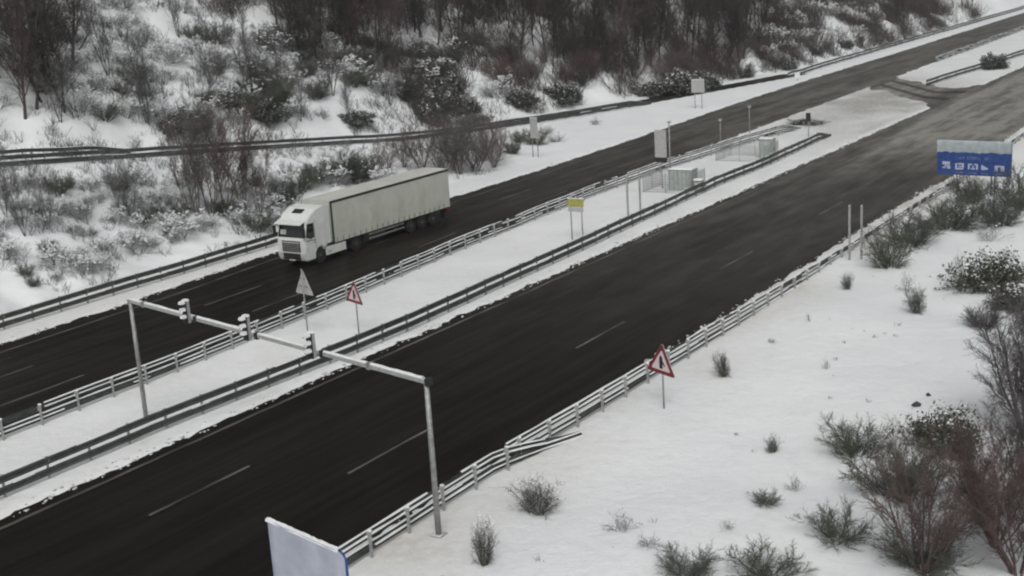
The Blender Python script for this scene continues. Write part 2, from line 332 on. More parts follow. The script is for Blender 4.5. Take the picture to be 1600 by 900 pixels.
def guard_rail(label, pts, front, x0, x1, end_dip=0., snow_gap=.12, zlow=0., seed=1, group='guard rails along the carriageways', post_step=2.0, sink=None):
    rs = np.random.RandomState(seed); yf = lambda x: np.interp(x, [a[0] for a in pts], [a[1] for a in pts])
    xx = np.arange(x0, x1, 1.0); zz = []
    y0 = yf(xx) + rs.randn(len(xx)) * .008
    dip = end_dip * sst(x1 - 6, x1, xx)
    gz = np.array([terrain(x, y) for x, y in zip(xx, y0)]); gz = np.convolve(np.pad(gz, 3, 'edge'), np.ones(7) / 7, 'valid') - .06
    if sink: gz = gz - sink[0] * sst(sink[1], sink[2], xx)
    wob = np.interp(xx, np.arange(x0 - 8, x1 + 9, 4.), rs.randn(len(np.arange(x0 - 8, x1 + 9, 4.))) * .022)
    t = thing('guard_rail', label, 'guard rail', (float(xx[0]), float(y0[0]), float(gz[0])), 0, group)
    o0 = np.array([xx[0], y0[0], gz[0]]); steps = []
    for zc, nm in ((.83, 'upper_beam'), (.39, 'lower_beam')):
        prof = [(o, z) for o, z in PROF] + [(o - .012, z) for o, z in PROF[::-1]]; k = len(prof); v = []
        for i, x in enumerate(xx):
            for o, z in prof: v.append((x, y0[i] + front * (.12 + o), gz[i] + zc + z + wob[i] - dip[i] * (1 if zc > .5 else .45)))
        f = [(i * k + j, i * k + (j + 1) % k, (i + 1) * k + (j + 1) % k, (i + 1) * k + j) for i in range(len(xx) - 1) for j in range(k)]
        f += [tuple(range(k)), tuple(range((len(xx) - 1) * k, len(xx) * k))[::-1]]
        b = MB().add(np.array(v) - o0, f).build(nm, M['steel'], t)
        top = [np.array((x, y0[i] + front * .125, gz[i] + zc + .15 + wob[i] - dip[i] * (1 if zc > .5 else .45))) - o0 for i, x in enumerate(xx)]
        s = lump_strip(top, .09, .04, rs, snow_gap)
        if front > 0:                                       # snow also lies in the hollow on the back of the beam
            mid = [p + np.array((0, -front * .045, -.17)) for p in top]; s2 = lump_strip(mid, .09, .05, rs, snow_gap)
            if s2.v: s.add(np.vstack(s2.v), s2.f)
        if s.v: tag(s.build('snow_cap', M['lump'], b), kind='stuff')
    pm = None
    for x in np.arange(x0 + .7, x1 - .5 - (4 if end_dip else 0), post_step):
        i = int(np.clip(round(x - x0), 0, len(xx) - 1)); loc = (x - o0[0], yf(x) - o0[1] - front * .0, gz[i] - o0[2] + wob[i])
        if pm is None:
            p = post_mb.build('post', M['post'], t, loc); pm = p.data
            cp_mb = MB().prism([(-.07, 0), (-.05, .05), (.05, .05), (.07, 0)], -.05, .05, 'x'); c = cp_mb.build('snow_cap', M['lump'], p, (0, 0, 1.0)); cm = c.data
        else:
            p = link('post', pm, t, loc); link('snow_cap', cm, p, (0, 0, 1.0))
        link('spacer', SPACER, t, (loc[0], loc[1] + front * .085, loc[2] + .83))
    return t
SPACER = MB().box(-.05, .05, -.045, .045, -.1, .1).build('spacer_proto', M['post']).data
bpy.data.objects.remove(bpy.data.objects['spacer_proto'])
guard_rail('snow-topped double guard rail in front, ending in a bent-down tail near the pole', [(0, 25.05), (30, 25.05), (36, 25.05), (38.5, 24.75), (42, 23.9)], 1, 6, 41.6, .75, seed=3)
guard_rail('long snow-topped guard rail along the right edge of the right carriageway toward the blue sign', [(36, 25.15), (41, 24.85), (52, 24.6), (72, 24.7), (97, 24.3), (135, 24.8), (170, 25.6)], 1, 37, 168, seed=4, sink=(.42, 46, 78))
guard_rail('dark double guard rail on the median beside the right carriageway', [(-10, 41.1), (34, 41.1), (40, 40.8), (46, 40.4), (51, 40.3), (59, 40.7), (70, 41.0), (80, 41.6), (95, 42.3), (107, 42.2), (127, 43.2)], -1, 4, 126, .8, .55, seed=5)
guard_rail('snow-topped guard rail on the median beside the left carriageway', [(0, 46.0), (30, 46.7), (40, 46.8), (47, 47.2), (53, 47.6), (67, 48.9), (76, 49.5), (90, 50.2), (104, 50.2), (118, 49.2), (132, 47.6)], 1, 8, 131, .8, .1, seed=6)
guard_rail('dark guard rail at the foot of the snowy bank, ending behind the truck', [(0, 62.4), (42, 63.1), (58, 63.4), (64, 63.5), (75, 64.2)], -1, 12, 74, .8, .6, seed=7)
guard_rail('dark guard rail on the downhill edge of the ramp', RAMP, -1, 18, 152, .6, .5, seed=8, post_step=4.)
guard_rail('short guard rail on the uphill side of the ramp, at far left', [(a, b + 6.9) for a, b in RAMP], -1, 22, 78, .6, .4, seed=9, post_step=4.)
guard_rail('distant guard rail along the wood beside the left carriageway', [(180, 69.8), (195, 70.6), (246, 71.6), (360, 73.2), (440, 75.5)], -1, 184, 430, 0, .35, seed=10, post_step=4.)
guard_rail('distant guard rail on the median edge of the left carriageway', [(205, 54.4), (230, 54.6), (290, 56.1), (420, 58.2)], 1, 208, 420, 0, .2, seed=12, post_step=4.)
guard_rail('curved guard rail end on the snow island past the median crossover', [(172, 46.4), (182, 45.7), (200, 44.5), (225, 43.4), (300, 42.6)], -1, 172, 300, 0, .6, seed=13, post_step=4.)

# ploughed clods of dirty snow along the road edges
rs = np.random.RandomState(31); b = bmesh.new(); bmesh.ops.create_icosphere(b, subdivisions=1, radius=1); iv = np.array([v.co[:] for v in b.verts]); jf = np.array([[v.index for v in f.verts] for f in b.faces]); b.free()
cs = []
for E, sgn, n in ((ER, -1, 480), (EM1, 1, 620), (EM2, -1, 420), (EL, 1, 420)):
    x = 12 + 120 * rs.rand(n) ** 1.3; y = itp(x, E) + sgn * (np.abs(rs.randn(n)) * .38 - .32); cs.append(np.stack([x, y, np.maximum(terrain(x, y), 0.)], 1))
cs = np.vstack(cs); n = len(cs); r = rs.uniform(.025, .075, n) * (1 + (rs.rand(n) < .12) * .9)
V = iv[None] * (1 + .3 * rs.randn(n, len(iv), 1)) * r[:, None, None] * np.array((1.3, 1., .7)) + cs[:, None]
clm = plain('dirty_snow_clod', (.55, .54, .51), .85, 0, .35, 2)
tag(link('snow_clods', fast_mesh('snow_clods', V.reshape(-1, 3), (jf[None] + np.arange(n)[:, None, None] * len(iv)).reshape(-1, 3), clm, True)), 'small dirty snow clods strewn along the ploughed road edges', 'snow', None, 'stuff')

# ------------------------------------------------------------------ signal gantry and its traffic lights
TOP_Z = 5.45; GL, GR = np.array((35.15, 42.85)), np.array((31.0, 24.05))
g = thing('signal_gantry', 'grey steel portal gantry spanning the right carriageway', 'gantry', (GL[0], GL[1], 0))
o0 = np.array((GL[0], GL[1], 0))
for P in (GL, GR):
    p = MB().tube(np.array((*P, -.2)) - o0, np.array((*P, TOP_Z + .05)) - o0, .105, .085, 12).build('pole', M['pole'], g, smooth=True)
    b_ = np.array((*P, 0)) - o0; MB().box(b_[0] - .22, b_[0] + .22, b_[1] - .22, b_[1] + .22, .04, .12).build('base_plate', M['post'], p)
gd = (GR - GL) / np.linalg.norm(GR - GL); gl_ = np.linalg.norm(GR - GL); gn = np.array((-gd[1], gd[0]))
def beam_box(s0, s1, h0, h1, wd):
    v = [np.array((*(GL + gd * s + gn * k), TOP_Z + h)) - o0 for h in (h0, h1) for k in (-wd, wd) for s in (s0, s1)]
    return MB().add(v, [(0, 2, 3, 1), (4, 5, 7, 6), (0, 1, 5, 4), (2, 6, 7, 3), (0, 4, 6, 2), (1, 3, 7, 5)])
bm_ = beam_box(-.15, gl_ + .15, -.08, .08, .075).build('beam', M['polesnow'], g, bevel=.015)
ss = np.arange(-.12, gl_ + .12, .35); rs = np.random.RandomState(2); v = []
for s in ss:
    a = rs.uniform(.045, .08); h = rs.uniform(.025, .06)
    for k, hh in ((-a, .078), (-a * .6, .08 + h), (a * .6, .08 + h), (a, .078)): v.append(np.array((*(GL + gd * s + gn * k), TOP_Z + hh)) - o0)
MB().add(v, [(4 * i + j, 4 * i + j + 1, 4 * i + j + 5, 4 * i + j + 4) for i in range(len(ss) - 1) for j in range(3)]).build('snow_cap', M['lump'], bm_)
for s, nm in ((1.2, 'clamp'), (gl_ - 2.9, 'clamp'), (gl_ + .12, 'end_cap')): beam_box(s - .08, s + .08, -.11, .13, .11).build(nm, M['pole'] if nm == 'clamp' else M['black'], g)
for s in (gl_ * .255, gl_ * .478, gl_ * .69): beam_box(s + .36, s + .52, -.14, .12, .12).build('bracket', M['black'], g, bevel=.01)
def signal(s, label):
    c = GL + gd * s; t = thing('traffic_light', label, 'traffic light', (c[0] - .0, c[1], TOP_Z - .1), 0, 'traffic lights on the gantry')
    MB().box(-.11, .11, -.17, .17, -.12, 1.05).build('housing', M['housing'], t, (-.23, 0, 0), .02)
    MB().box(-.36, -.342, -.175, .175, -.13, 1.06).build('backing_plate', M['black'], t)
    MB().box(-.12, -.02, -.05, .05, -.08, .08).build('mount', M['black'], t, (0, 0, .0))
    for k in range(3):
        z = .88 - k * .37
        l_ = MB().tube((-.361, 0, z), (-.375, 0, z), .115, .11, 16).build('lens', M['black'], t, smooth=False)
        a = np.linspace(0, math.pi, 11); v = []
        for xx_, r in ((-.361, .145), (-.60, .135), (-.361, .130), (-.60, .12)): v += [(xx_, r * math.cos(q), z + r * math.sin(q)) for q in a]
        n = len(a); f = [(i, i + 1, n + i + 1, n + i) for i in range(n - 1)] + [(2 * n + i, 3 * n + i, 3 * n + i + 1, 2 * n + i + 1) for i in range(n - 1)] + [(n + i, n + i + 1, 3 * n + i + 1, 3 * n + i) for i in range(n - 1)]
        vis = MB().add(v, f).build('visor', M['black'], t)
        sv = []
        for xx_ in (-.362, -.48, -.61):
            sv += [(xx_, .14 * math.cos(q), z + .14 * math.sin(q) + (.085 if 0 < i < 6 else .004)) for i, q in enumerate(np.linspace(.35, math.pi - .35, 7))]
        f = [(i * 7 + j, i * 7 + j + 1, i * 7 + j + 8, i * 7 + j + 7) for i in range(2) for j in range(6)] + [tuple(range(14, 21))]
        MB().add(sv, f).build('snow_cap', M['lump'], vis)
    MB().prism([(-.17, 1.045), (-.13, 1.13), (.13, 1.13), (.17, 1.045)], -.34, -.12, 'x').build('snow_cap', M['lump'], t)
    t.scale = (.78, .78, .78); return t
signal(gl_ * .255, 'leftmost snow-capped traffic light on the gantry, seen against the left carriageway')
signal(gl_ * .478, 'middle traffic light on the gantry, seen over the snow-topped median rail')
signal(gl_ * .69, 'rightmost traffic light on the gantry, seen over the snowy median')

# ------------------------------------------------------------------ signs
def tri(mb, y0, z0, side, th0, th1, rot=0., cut=.0):
    """upright triangle with blunted corners, its plane across the road"""
    h = side * .866; P = [(-side / 2, 0), (side / 2, 0), (0, h)]; cc = np.array((0, h / 3)); out = []
    for i in range(3):
        a, b, c = (np.array(P[(i + k) % 3]) for k in (-1, 0, 1))
        for q in (a, c): d = (q - b) / np.linalg.norm(q - b); out.append(b + d * cut)
    out = [np.array((o[0], o[1])) for o in out]; r = np.array(((math.cos(rot), -math.sin(rot)), (math.sin(rot), math.cos(rot))))
    out = [cc + r @ (o - cc) for o in out]
    return mb.prism([(y0 + o[0], z0 + o[1]) for o in out], th0, th1, 'x')
def triangle_sign(label, loc, side, zb, face, rz=0., rot=0., ptop=None):
    t = thing('warning_sign', label, 'road sign', (loc[0], loc[1], float(terrain(*loc)) - .02), rz, 'triangular warning signs')
    MB().tube((.06, 0, -.2), (.06, 0, zb + side * (.72 if face < 0 else .9)), .04, .04, 10).build('post', M['pole'], t, smooth=True)
    f = -1 if face < 0 else 1
    def slab(a, b): return sorted((f * a + (0.0), f * b))
    if face < 0:                                            # printed face toward the camera
        x = 0.0
        tri(MB(), 0, zb, side, x - .02, x + .015, rot, .07).build('plate', M['signback'], t)
        tri(MB(), 0, zb + .008, side * .985, x - .026, x - .02, rot, .07).build('red_border', M['red'], t)
        tri(MB(), 0, zb + side * .105, side * .66, x - .032, x - .026, rot, .05).build('white_field', M['white'], t)
        zc = zb + side * .15; s = side
        sy = MB().prism([(.055 * s, zc), (.055 * s, zc + .22 * s), (.055 * s, zc + .30 * s), (0, zc + .38 * s), (-.055 * s, zc + .30 * s), (-.055 * s, zc)], x - .038, x - .032, 'x')
        sy.prism([(-.055 * s, zc + .15 * s), (-.055 * s, zc + .22 * s), (-.13 * s, zc + .11 * s), (-.13 * s, zc + .045 * s)], x - .038, x - .032, 'x').build('merging_symbol', M['ink'], t)
    else:
        tri(MB(), 0, zb, side, .10, .13, rot, .07).build('plate', M['signback'], t)
        for z in (.28, .55): MB().box(.07, .1, -side * (.3 - z * .25), side * (.3 - z * .25), zb + side * z - .03, zb + side * z + .03).build('stiffener', M['pole'], t)
    return t
triangle_sign('red-bordered warning triangle by the front guard rail on the snowy field', (45.0, 22.65), 1.55, 1.55, -1, -.25, .09)
triangle_sign('red-bordered warning triangle standing on the median behind the gantry', (49.3, 42.5), 1.42, 1.75, -1, -.2, .08)
triangle_sign('pale blank back of a warning triangle on the median', (47.9, 44.8), 1.52, 2.35, 1, -.2)

def plate_sign(label, loc, w_, h_, zb, posts, mat_, name='road_sign', cat='road sign', rz=0., snow=0., ext=0.):
    t = thing(name, label, cat, (loc[0], loc[1], float(terrain(*loc)) - .02), rz)
    for y in posts: MB().tube((.06, y, -.2), (.06, y, zb + h_ * .9 + ext), .045, .045, 8).build('post', M['pole'], t, smooth=True)
    MB().box(-.02, .014, -w_ / 2, w_ / 2, zb, zb + h_).build('plate', mat_, t, bevel=.008)
    if snow: MB().prism([(-.05, zb + h_ - .002), (-.035, zb + h_ + snow), (.03, zb + h_ + snow), (.05, zb + h_ - .002)], -w_ / 2 + .02, w_ / 2 - .02, 'y').build('snow_cap', M['lump'], t)
    return t
ys_ = plate_sign('small yellow sign on two posts on the median', (73.4, 43.0), 1.25, .55, 2.35, (-.42, .42), M['yellow'], snow=.04)
MB().box(-.018, .012, -.6, .6, 2.0, 2.33).build('lower_plate', M['signback'], ys_)
for lab, x, y, h in (('left one of two bare posts on the median between yellow sign and fenced cabinet', 80.9, 43.0, 3.1), ('right one of two bare posts on the median between yellow sign and fenced cabinet', 82.0, 42.55, 3.1),
                     ('left one of two bare grey posts beside the right guard rail', 73.2, 24.05, 3.35), ('right one of two bare grey posts beside the right guard rail', 73.6, 23.45, 3.3)):
    MBp = MB().prism([(-.06, -.2), (.06, -.2), (.06, h), (-.06, h)], -.05, .05, 'x').tube((0, 0, h - .002), (0, 0, h + .03), .05, .03, 8)
    tag(MBp.build('sign_post', M['post'], None, (x, y, float(terrain(x, y)))), lab, 'post', 'bare sign posts')
t = plate_sign('tall narrow white panel beside a thin mast above the fenced cabinet', (93.2, 46.3), 1.05, 2.25, 2.6, (0,), M['signback'], 'information_panel', 'sign')
MB().box(-.05, .1, -.5, .5, 2.2, 2.55).build('lower_box', M['chassis'], t)
t = thing('lighting_mast', 'thin grey mast rising out of the fenced cabinet on the median', 'mast', (92.6, 45.2, 0))
MB().tube((0, 0, -.2), (0, 0, 5.6), .07, .05, 10).build('pole', M['pole'], t, smooth=True); MB().box(-.15, .15, -.12, .12, 5.55, 5.7).build('sensor_head', M['housing'], t, bevel=.02)
for lab, x, y, h in (('slender grey post against the left carriageway, nearer of two on the median edge', 114.5, 50.4, 2.9), ('slender post with a small head, farther of two on the median edge', 123.5, 51.1, 3.1)):
    t = thing('marker_post', lab, 'post', (x, y, .05)); MB().tube((0, 0, -.2), (0, 0, h), .05, .045, 8).build('pole', M['pole'], t, smooth=True); MB().box(-.1, .1, -.14, .14, h - .12, h + .12).build('head', M['housing'], t, bevel=.02)
t = plate_sign('small dark plate on a post where the two median rails meet', (124.0, 45.0), .5, .85, 1.6, (0,), M['black'])
plate_sign('large square sign seen from its pale back beside the ramp', (147, 67.6), 1.75, 1.6, 2.0, (-.45, .45), M['signback'], snow=.06)
plate_sign('narrow pale sign on two posts among shrubs below the ramp', (106.5, 66.7), .85, 2.0, 1.9, (-.3, .3), M['signback'], snow=.05)
t = plate_sign('small white marker board where the ramp meets the left carriageway', (181, 67.3), .8, .75, .35, (0,), M['lump'], 'marker_board', 'sign', snow=.08)

# blue services sign
t = thing('services_sign', 'large blue motorway sign with white pictograms, its top third under snow', 'road sign', (95.3, 22.1, float(terrain(95.3, 22.1))), -.10)
for y in (1.25, -1.25, -1.5): MB().tube((.08, y, -.3), (.08, y, 3.8), .06, .06, 8).build('post', M['pole'], t, smooth=True)
W2 = 2.7; zb, zt = 1.5, 3.95
MB().box(-.03, .02, -W2, W2, zb, zt).build('plate', M['blue'], t, bevel=.01)
for z in (zb + .4, zb + 1.2, zb + 2.0): MB().box(.021, .075, -W2 + .1, W2 - .1, z - .04, z + .04).build('stiffener', M['pole'], t)
rs = np.random.RandomState(5); n = 34; yv = np.linspace(-W2 - .01, W2 + .01, n); v = []
for i, y in enumerate(yv):
    b_ = zt - .80 + rs.randn() * .025
    for xx_, z in ((-.028, b_), (-.05, b_ + .1), (-.075, zt - .4), (-.085, zt + .02), (-.06, zt + .09), (.02, zt + .08), (.035, zt - .01)): v.append((xx_ + rs.randn() * .004, y, z + rs.randn() * .01))
MB().add(v, [(7 * i + j, 7 * i + j + 1, 7 * i + j + 8, 7 * i + j + 7) for i in range(n - 1) for j in range(6)] + [tuple(range(7)), tuple(range(7 * n - 7, 7 * n))[::-1]]).build('snow_crust', M['crust'], t, smooth=True)
def bl(y0, y1, z0, z1, mb=None):
    mb = mb or MB(); z0, z1 = 1.5 + (z0 - 1.75) * .82, 1.5 + (z1 - 1.75) * .82; return mb.box(-.036, -.0305, -y1, -y0, z0, z1)
mb = MB()
for a, b, z0, z1 in ((-1.1, -.85, 3.22, 3.3), (-.8, -.72, 3.22, 3.42), (-.5, -.42, 3.2, 3.45), (-.36, -.2, 3.2, 3.28), (-.36, -.2, 3.37, 3.45), (-.12, -.04, 3.2, 3.45), (.04, .12, 3.2, 3.45), (.2, .28, 3.2, 3.45), (.33, .5, 3.2, 3.27), (.75, 1.05, 3.2, 3.27), (.8, 1.0, 3.33, 3.4)): bl(a, b, z0, z1, mb)
mb.build('top_lettering', M['pictdim'], t)
z0 = 2.3
mb = MB(); bl(-2.3, -1.75, z0 + .35, z0 + .62, mb); bl(-2.3, -2.05, z0 + .02, z0 + .12, mb); bl(-2.15, -1.75, z0 + .16, z0 + .3, mb); bl(-1.95, -1.7, z0 - .02, z0 + .14, mb); mb.build('pictogram', M['pict'], t)
mb = MB(); bl(-1.35, -.75, z0 - .05, z0 + .08, mb); bl(-1.35, -1.22, z0 + .08, z0 + .5, mb); bl(-1.15, -.72, z0 + .38, z0 + .52, mb); bl(-1.1, -.85, z0 + .16, z0 + .27, mb); bl(-.85, -.72, z0 + .1, z0 + .4, mb); mb.build('pictogram', M['pict'], t)
mb = MB()
for a, b, c, d in ((-.42, -.3, 0, .5), (.18, .3, -.02, .5), (-.3, -.12, .38, .5), (.02, .18, .38, .5), (-.2, .1, .0, .12), (-.1, 0, .12, .3)): bl(a, b, z0 + c, z0 + d, mb)
mb.build('pictogram', M['pict'], t)
MB().prism([(-.55, 1.94), (-.55, 2.32), (-1.05, 2.07), (-1.0, 1.97)], -.036, -.0305, 'x').build('pictogram', M['pict'], t)
mb = MB(); bl(1.5, 1.72, z0 - .1, z0 + .42, mb); bl(1.92, 2.18, z0 - .1, z0 + .42, mb); bl(1.72, 1.92, z0 + .3, z0 + .42, mb); mb.build('pictogram', M['pict'], t)
mb = MB()
for a, b in ((-1.3, -.7), (-.35, .2), (.55, 1.05), (1.55, 2.1)): bl(a, b, 1.93, 2.02, mb)
mb.build('caption', M['pictdim'], t)

# foreground board plastered with snow
t = thing('foreground_sign', 'big signboard plastered with snow, cut by the bottom edge of the picture', 'road sign', (22.2, 21.55, float(terrain(22.2, 21.55))), -.21)
PW, PB, PT = 1.68, 1.5, 4.28; rc = .3
arc = lambda cy, cz, a0, a1: [(cy + rc * math.cos(a), cz + rc * math.sin(a)) for a in np.linspace(a0, a1, 7)]
outl = lambda g_: [(-PW - g_, PB), (PW + g_, PB), (PW + g_, PT + g_)] + [(y - g_ * .7, z + g_ * .7) for y, z in arc(-PW + rc, PT - rc, math.pi / 2, math.pi)]
MB().prism(outl(0), -.03, .03, 'x').build('plate', M['blue'], t)
for y in (-1.1, 1.1): MB().tube((.1, y, -.3), (.1, y, PT - .4), .07, .07, 10).build('post', M['pole'], t, smooth=True)
for z in (2.1, 3.1, 4.0): MB().box(.031, .09, -PW + .2, PW - .2, z - .04, z + .04).build('stiffener', M['pole'], t)
rs = np.random.RandomState(8); ny, nz = 40, 30; v = []
for i in range(ny):
    for j in range(nz):
        u, s = i / (ny - 1), j / (nz - 1); y = -PW + .03 + u * (2 * PW - .06)
        zt_ = PT - .005 - (rc - math.sqrt(max(0, rc * rc - (rc - (y + PW)) ** 2)) if y + PW < rc else 0)
        zlo = PB + .15 + .85 * max(0, u - .55) * 2 * (.8 + .2 * math.sin(9 * u)) + .12 * math.sin(7 * u + 1)
        z = zlo + s * (zt_ + .03 - zlo); th = .012 + .05 * (s * (1 - .3 * s)) + .012 * math.sin(5.1 * y + 3 * z) * math.sin(4.3 * z - y) + rs.rand() * .004
        e = min(u, 1 - u, s) * 14; v.append((-.031 - th * min(1, e + .08), y, z))
f = [(i * nz + j, (i + 1) * nz + j, (i + 1) * nz + j + 1, i * nz + j + 1) for i in range(ny - 1) for j in range(nz - 1)]
MB().add(v, f).build('snow_crust', plain('sign_snow_crust', (.40, .425, .50), .75, 0, .12, 1.3), t, smooth=True)
n = 30; v = []
for i in range(n):
    y = -PW + rc * .75 + i / (n - 1) * (2 * PW - rc * .75); h = .05 + .03 * rs.rand()
    for xx_, z in ((-.09, PT - .03), (-.06, PT + h * .8), (0, PT + h), (.04, PT - .005)): v.append((xx_, y, z))
MB().add(v, [(4 * i + j, 4 * i + j + 1, 4 * i + j + 5, 4 * i + j + 4) for i in range(n - 1) for j in range(3)]).build('snow_cap', M['lump'], t)

# ------------------------------------------------------------------ fenced cabinets on the median
def wire_panel(mb, a, b, h):
    a, b = np.array(a, float), np.array(b, float); L = np.linalg.norm(b - a); n = max(2, int(L / .12))
    for i in range(n + 1):
        p = a + (b - a) * i / n; mb.tube((*p, .05), (*p, h), .010, .010, 3, False)
    for z in np.arange(.08, h + .01, .22): mb.tube((*a, z), (*b, z), .012, .012, 3, False)
def enclosure(label, loc, lx, ly, h, rz=0.):
    t = thing('wire_fence', label, 'fence', (*loc, float(terrain(*loc)) - .02), rz); c = [(-lx, -ly), (lx, -ly), (lx, ly), (-lx, ly)]
    for i in range(4):
        mb = MB(); wire_panel(mb, c[i], c[(i + 1) % 4], h); mb.build('wire_panel', M['mesh'], t)
        for k in (0, .5): q = np.array(c[i]) + (np.array(c[(i + 1) % 4]) - np.array(c[i])) * k; MB().tube((*q, -.1), (*q, h + .08), .03, .03, 6).build('fence_post', M['post'], t)
    return t
enclosure('pale wire fence around the grey-green cabinet under the mast', (93.0, 45.1), 1.6, 2.0, 1.55)
def cabinet(label, loc, lx, ly, h, rz=0., ribs=6):
    t = thing('equipment_cabinet', label, 'cabinet', (*loc, float(terrain(*loc)) - .02), rz)
    MB().box(-lx, lx, -ly, ly, .0, h).build('body', M['cabinet'], t, bevel=.015)
    MB().box(-lx - .05, lx + .05, -ly - .05, ly + .05, h + .003, h + .06).build('lid', M['pole'], t, bevel=.01)
    MB().prism([(-lx, h + .061), (-lx * .85, h + .15), (lx * .85, h + .15), (lx, h + .061)], -ly, ly).build('snow_cap', M['lump'], t)
    for k in range(ribs):
        x = -ly + .12 + k * (2 * ly - .24) / max(1, ribs - 1); MB().box(-lx - .025, -lx - .002, x - .03, x + .03, .1, h - .08).build('louvre', M['pole'], t)
    for k in (-.4, .4): MB().box(lx * k - .02, lx * k + .02, -ly - .03, -ly - .002, h * .4, h * .6).build('handle', M['black'], t)
    return t
cabinet('wide grey-green ribbed cabinet inside the wire fence under the mast', (93.0, 44.3), .55, 1.05, 1.7)
cabinet('small grey cabinet just right of the fenced one', (92.4, 42.6), .3, .35, .95, ribs=3)
enclosure('pale wire fence around empty snow and a grey hut, farther along the median', (109.5, 45.6), 1.8, 2.3, 1.5)
cabinet('tall plain grey cabinet at the right end of the farther wire fence', (110.2, 43.9), .45, .65, 1.75, ribs=2)

# ------------------------------------------------------------------ the articulated truck
T = thing('articulated_truck', 'white articulated truck with a pale curtain-sided trailer on the left carriageway', 'truck', (60.95, 57.585, 0))
cabp = [(.10, .42), (.02, .62), (0, 1.05), (.0, 1.78), (.05, 1.95), (.30, 2.98), (.42, 3.12), (.75, 3.42), (1.35, 3.72), (2.15, 3.84), (2.2, 3.7), (2.2, 1.05), (1.95, 1.02), (1.93, .8), (1.80, 1.05), (1.5, 1.18), (1.2, 1.05), (1.02, .8), (.98, .42)]
body = MB().prism(cabp, -1.22, 1.22).build('cab', M['cab'], T, bevel=.07)
def quad_slab(pts, th, nrm):
    p = np.array(pts, float); n = np.array(nrm, float); n /= np.linalg.norm(n); k = len(p)
    return MB().add(np.vstack([p + n * .004, p + n * th]), [tuple(range(k))[::-1], tuple(range(k, 2 * k))] + [(i, (i + 1) % k, k + (i + 1) % k, k + i) for i in range(k)])
nw = (-1, 0, .243)
quad_slab([(.055, 1.12, 1.97), (.055, -1.12, 1.97), (.285, -1.08, 2.92), (.285, 1.08, 2.92)], .02, nw).build('windscreen', M['glass'], body)
quad_slab([(.10, .95, 2.15), (.10, .45, 2.15), (.17, .45, 2.45), (.17, .95, 2.45)], .028, nw).build('sun_shade', M['lamp'], body)
MB().prism([(.12, 2.96), (-.22, 2.86), (-.20, 2.94), (.30, 3.10)], -1.15, 1.15).build('sun_visor', M['cab'], body, bevel=.01)
sk = MB().add([(.80, -.42, 3.455), (.80, .42, 3.455), (1.18, .42, 3.64), (1.18, -.42, 3.64), (.80, -.42, 3.50), (.80, .42, 3.50), (1.18, .42, 3.685), (1.18, -.42, 3.685)], [(4, 5, 6, 7)[::-1], (0, 1, 5, 4), (1, 2, 6, 5), (2, 3, 7, 6), (3, 0, 4, 7)]).build('roof_hatch', M['glass'], body)
for s in (-1, 1):
    y = s * 1.222; dp = [(.16, 2.0), (.36, 2.86), (.98, 2.86), (1.0, 1.9), (.62, 1.82)]
    d = MB().prism([(x, z) for x, z in dp], y, y + s * .012).build('side_window', M['glass'], body)
    MB().prism([(.12, 1.74), (.12, 1.79), (1.08, 1.72), (1.08, 1.67)], y, y + s * .008).build('door_seam', M['grille'], body)
    MB().box(1.06, 1.08, min(y, y + s * .008), max(y, y + s * .008), 1.1, 3.0).build('door_seam', M['grille'], body)
    MB().box(.9, 1.02, min(y, y + s * .03), max(y, y + s * .03), 1.52, 1.57).build('door_handle', M['grille'], body)
    m_ = MB().box(-.20, -.03, s * 1.27 - .10, s * 1.27 + .10, 2.05, 2.75).build('mirror', M['black'], body, bevel=.02); MB().tube((-.1, s * 1.22, 2.75), (.2, s * 1.12, 2.9), .02, .02, 6).build('mirror_arm', M['black'], m_)
    MB().prism([(s * 1.2, .70), (s * 1.2, .95), (s * .86, .92), (s * .86, .66)], -.012, .05, 'x').build('headlight', M['lamp'], body)
    MB().prism([(2.2, 1.2), (2.2, 3.75), (2.62, 3.80), (2.62, 1.2)], s * 1.18, s * 1.22).build('wind_deflector', M['cab'], T)
    MB().box(.25, .95, s * 1.19 - .02, s * 1.19 + .02, .38, .41).build('step', M['grille'], body)
    sk_ = MB().prism([(1.98, .42), (1.98, 1.0), (4.05, .98), (4.05, .42)], s * 1.2, s * 1.235).build('side_skirt', M['cab'], T, bevel=.01)
    for x in (2.25, 2.4): MB().box(x, x + .08, min(s * 1.236, s * 1.25), max(s * 1.236, s * 1.25), .6, .66).build('vent', M['grille'], sk_)
MB().box(-.03, .0, -.80, .80, 1.02, 1.75).build('grille', M['grille'], body, bevel=.008)
gr_ = [o for o in body.children if o.name.startswith('grille')][0]
for z in np.arange(1.1, 1.72, .13): MB().box(-.05, -.032, -.76, .76, z, z + .045).build('grille_bar', M['cab'] if z > 1.6 else M['pole'], gr_)
MB().box(-.04, .02, -.76, .76, .50, .92).build('lower_grille', M['chassis'], body, bevel=.01)
MB().box(-.035, .0, -.27, .27, .43, .54).build('number_plate', M['white'], body)
MB().box(.2, 1.0, -1.1, 1.1, .34, .42).build('bumper_underside', M['chassis'], body)
MB().box(.9, 6.2, -.45, .45, .55, .95).build('tractor_chassis', M['chassis'], T)
MB().box(2.24, 2.6, -1.1, 1.1, 1.0, 1.35).build('cab_rear_deck', M['chassis'], T)
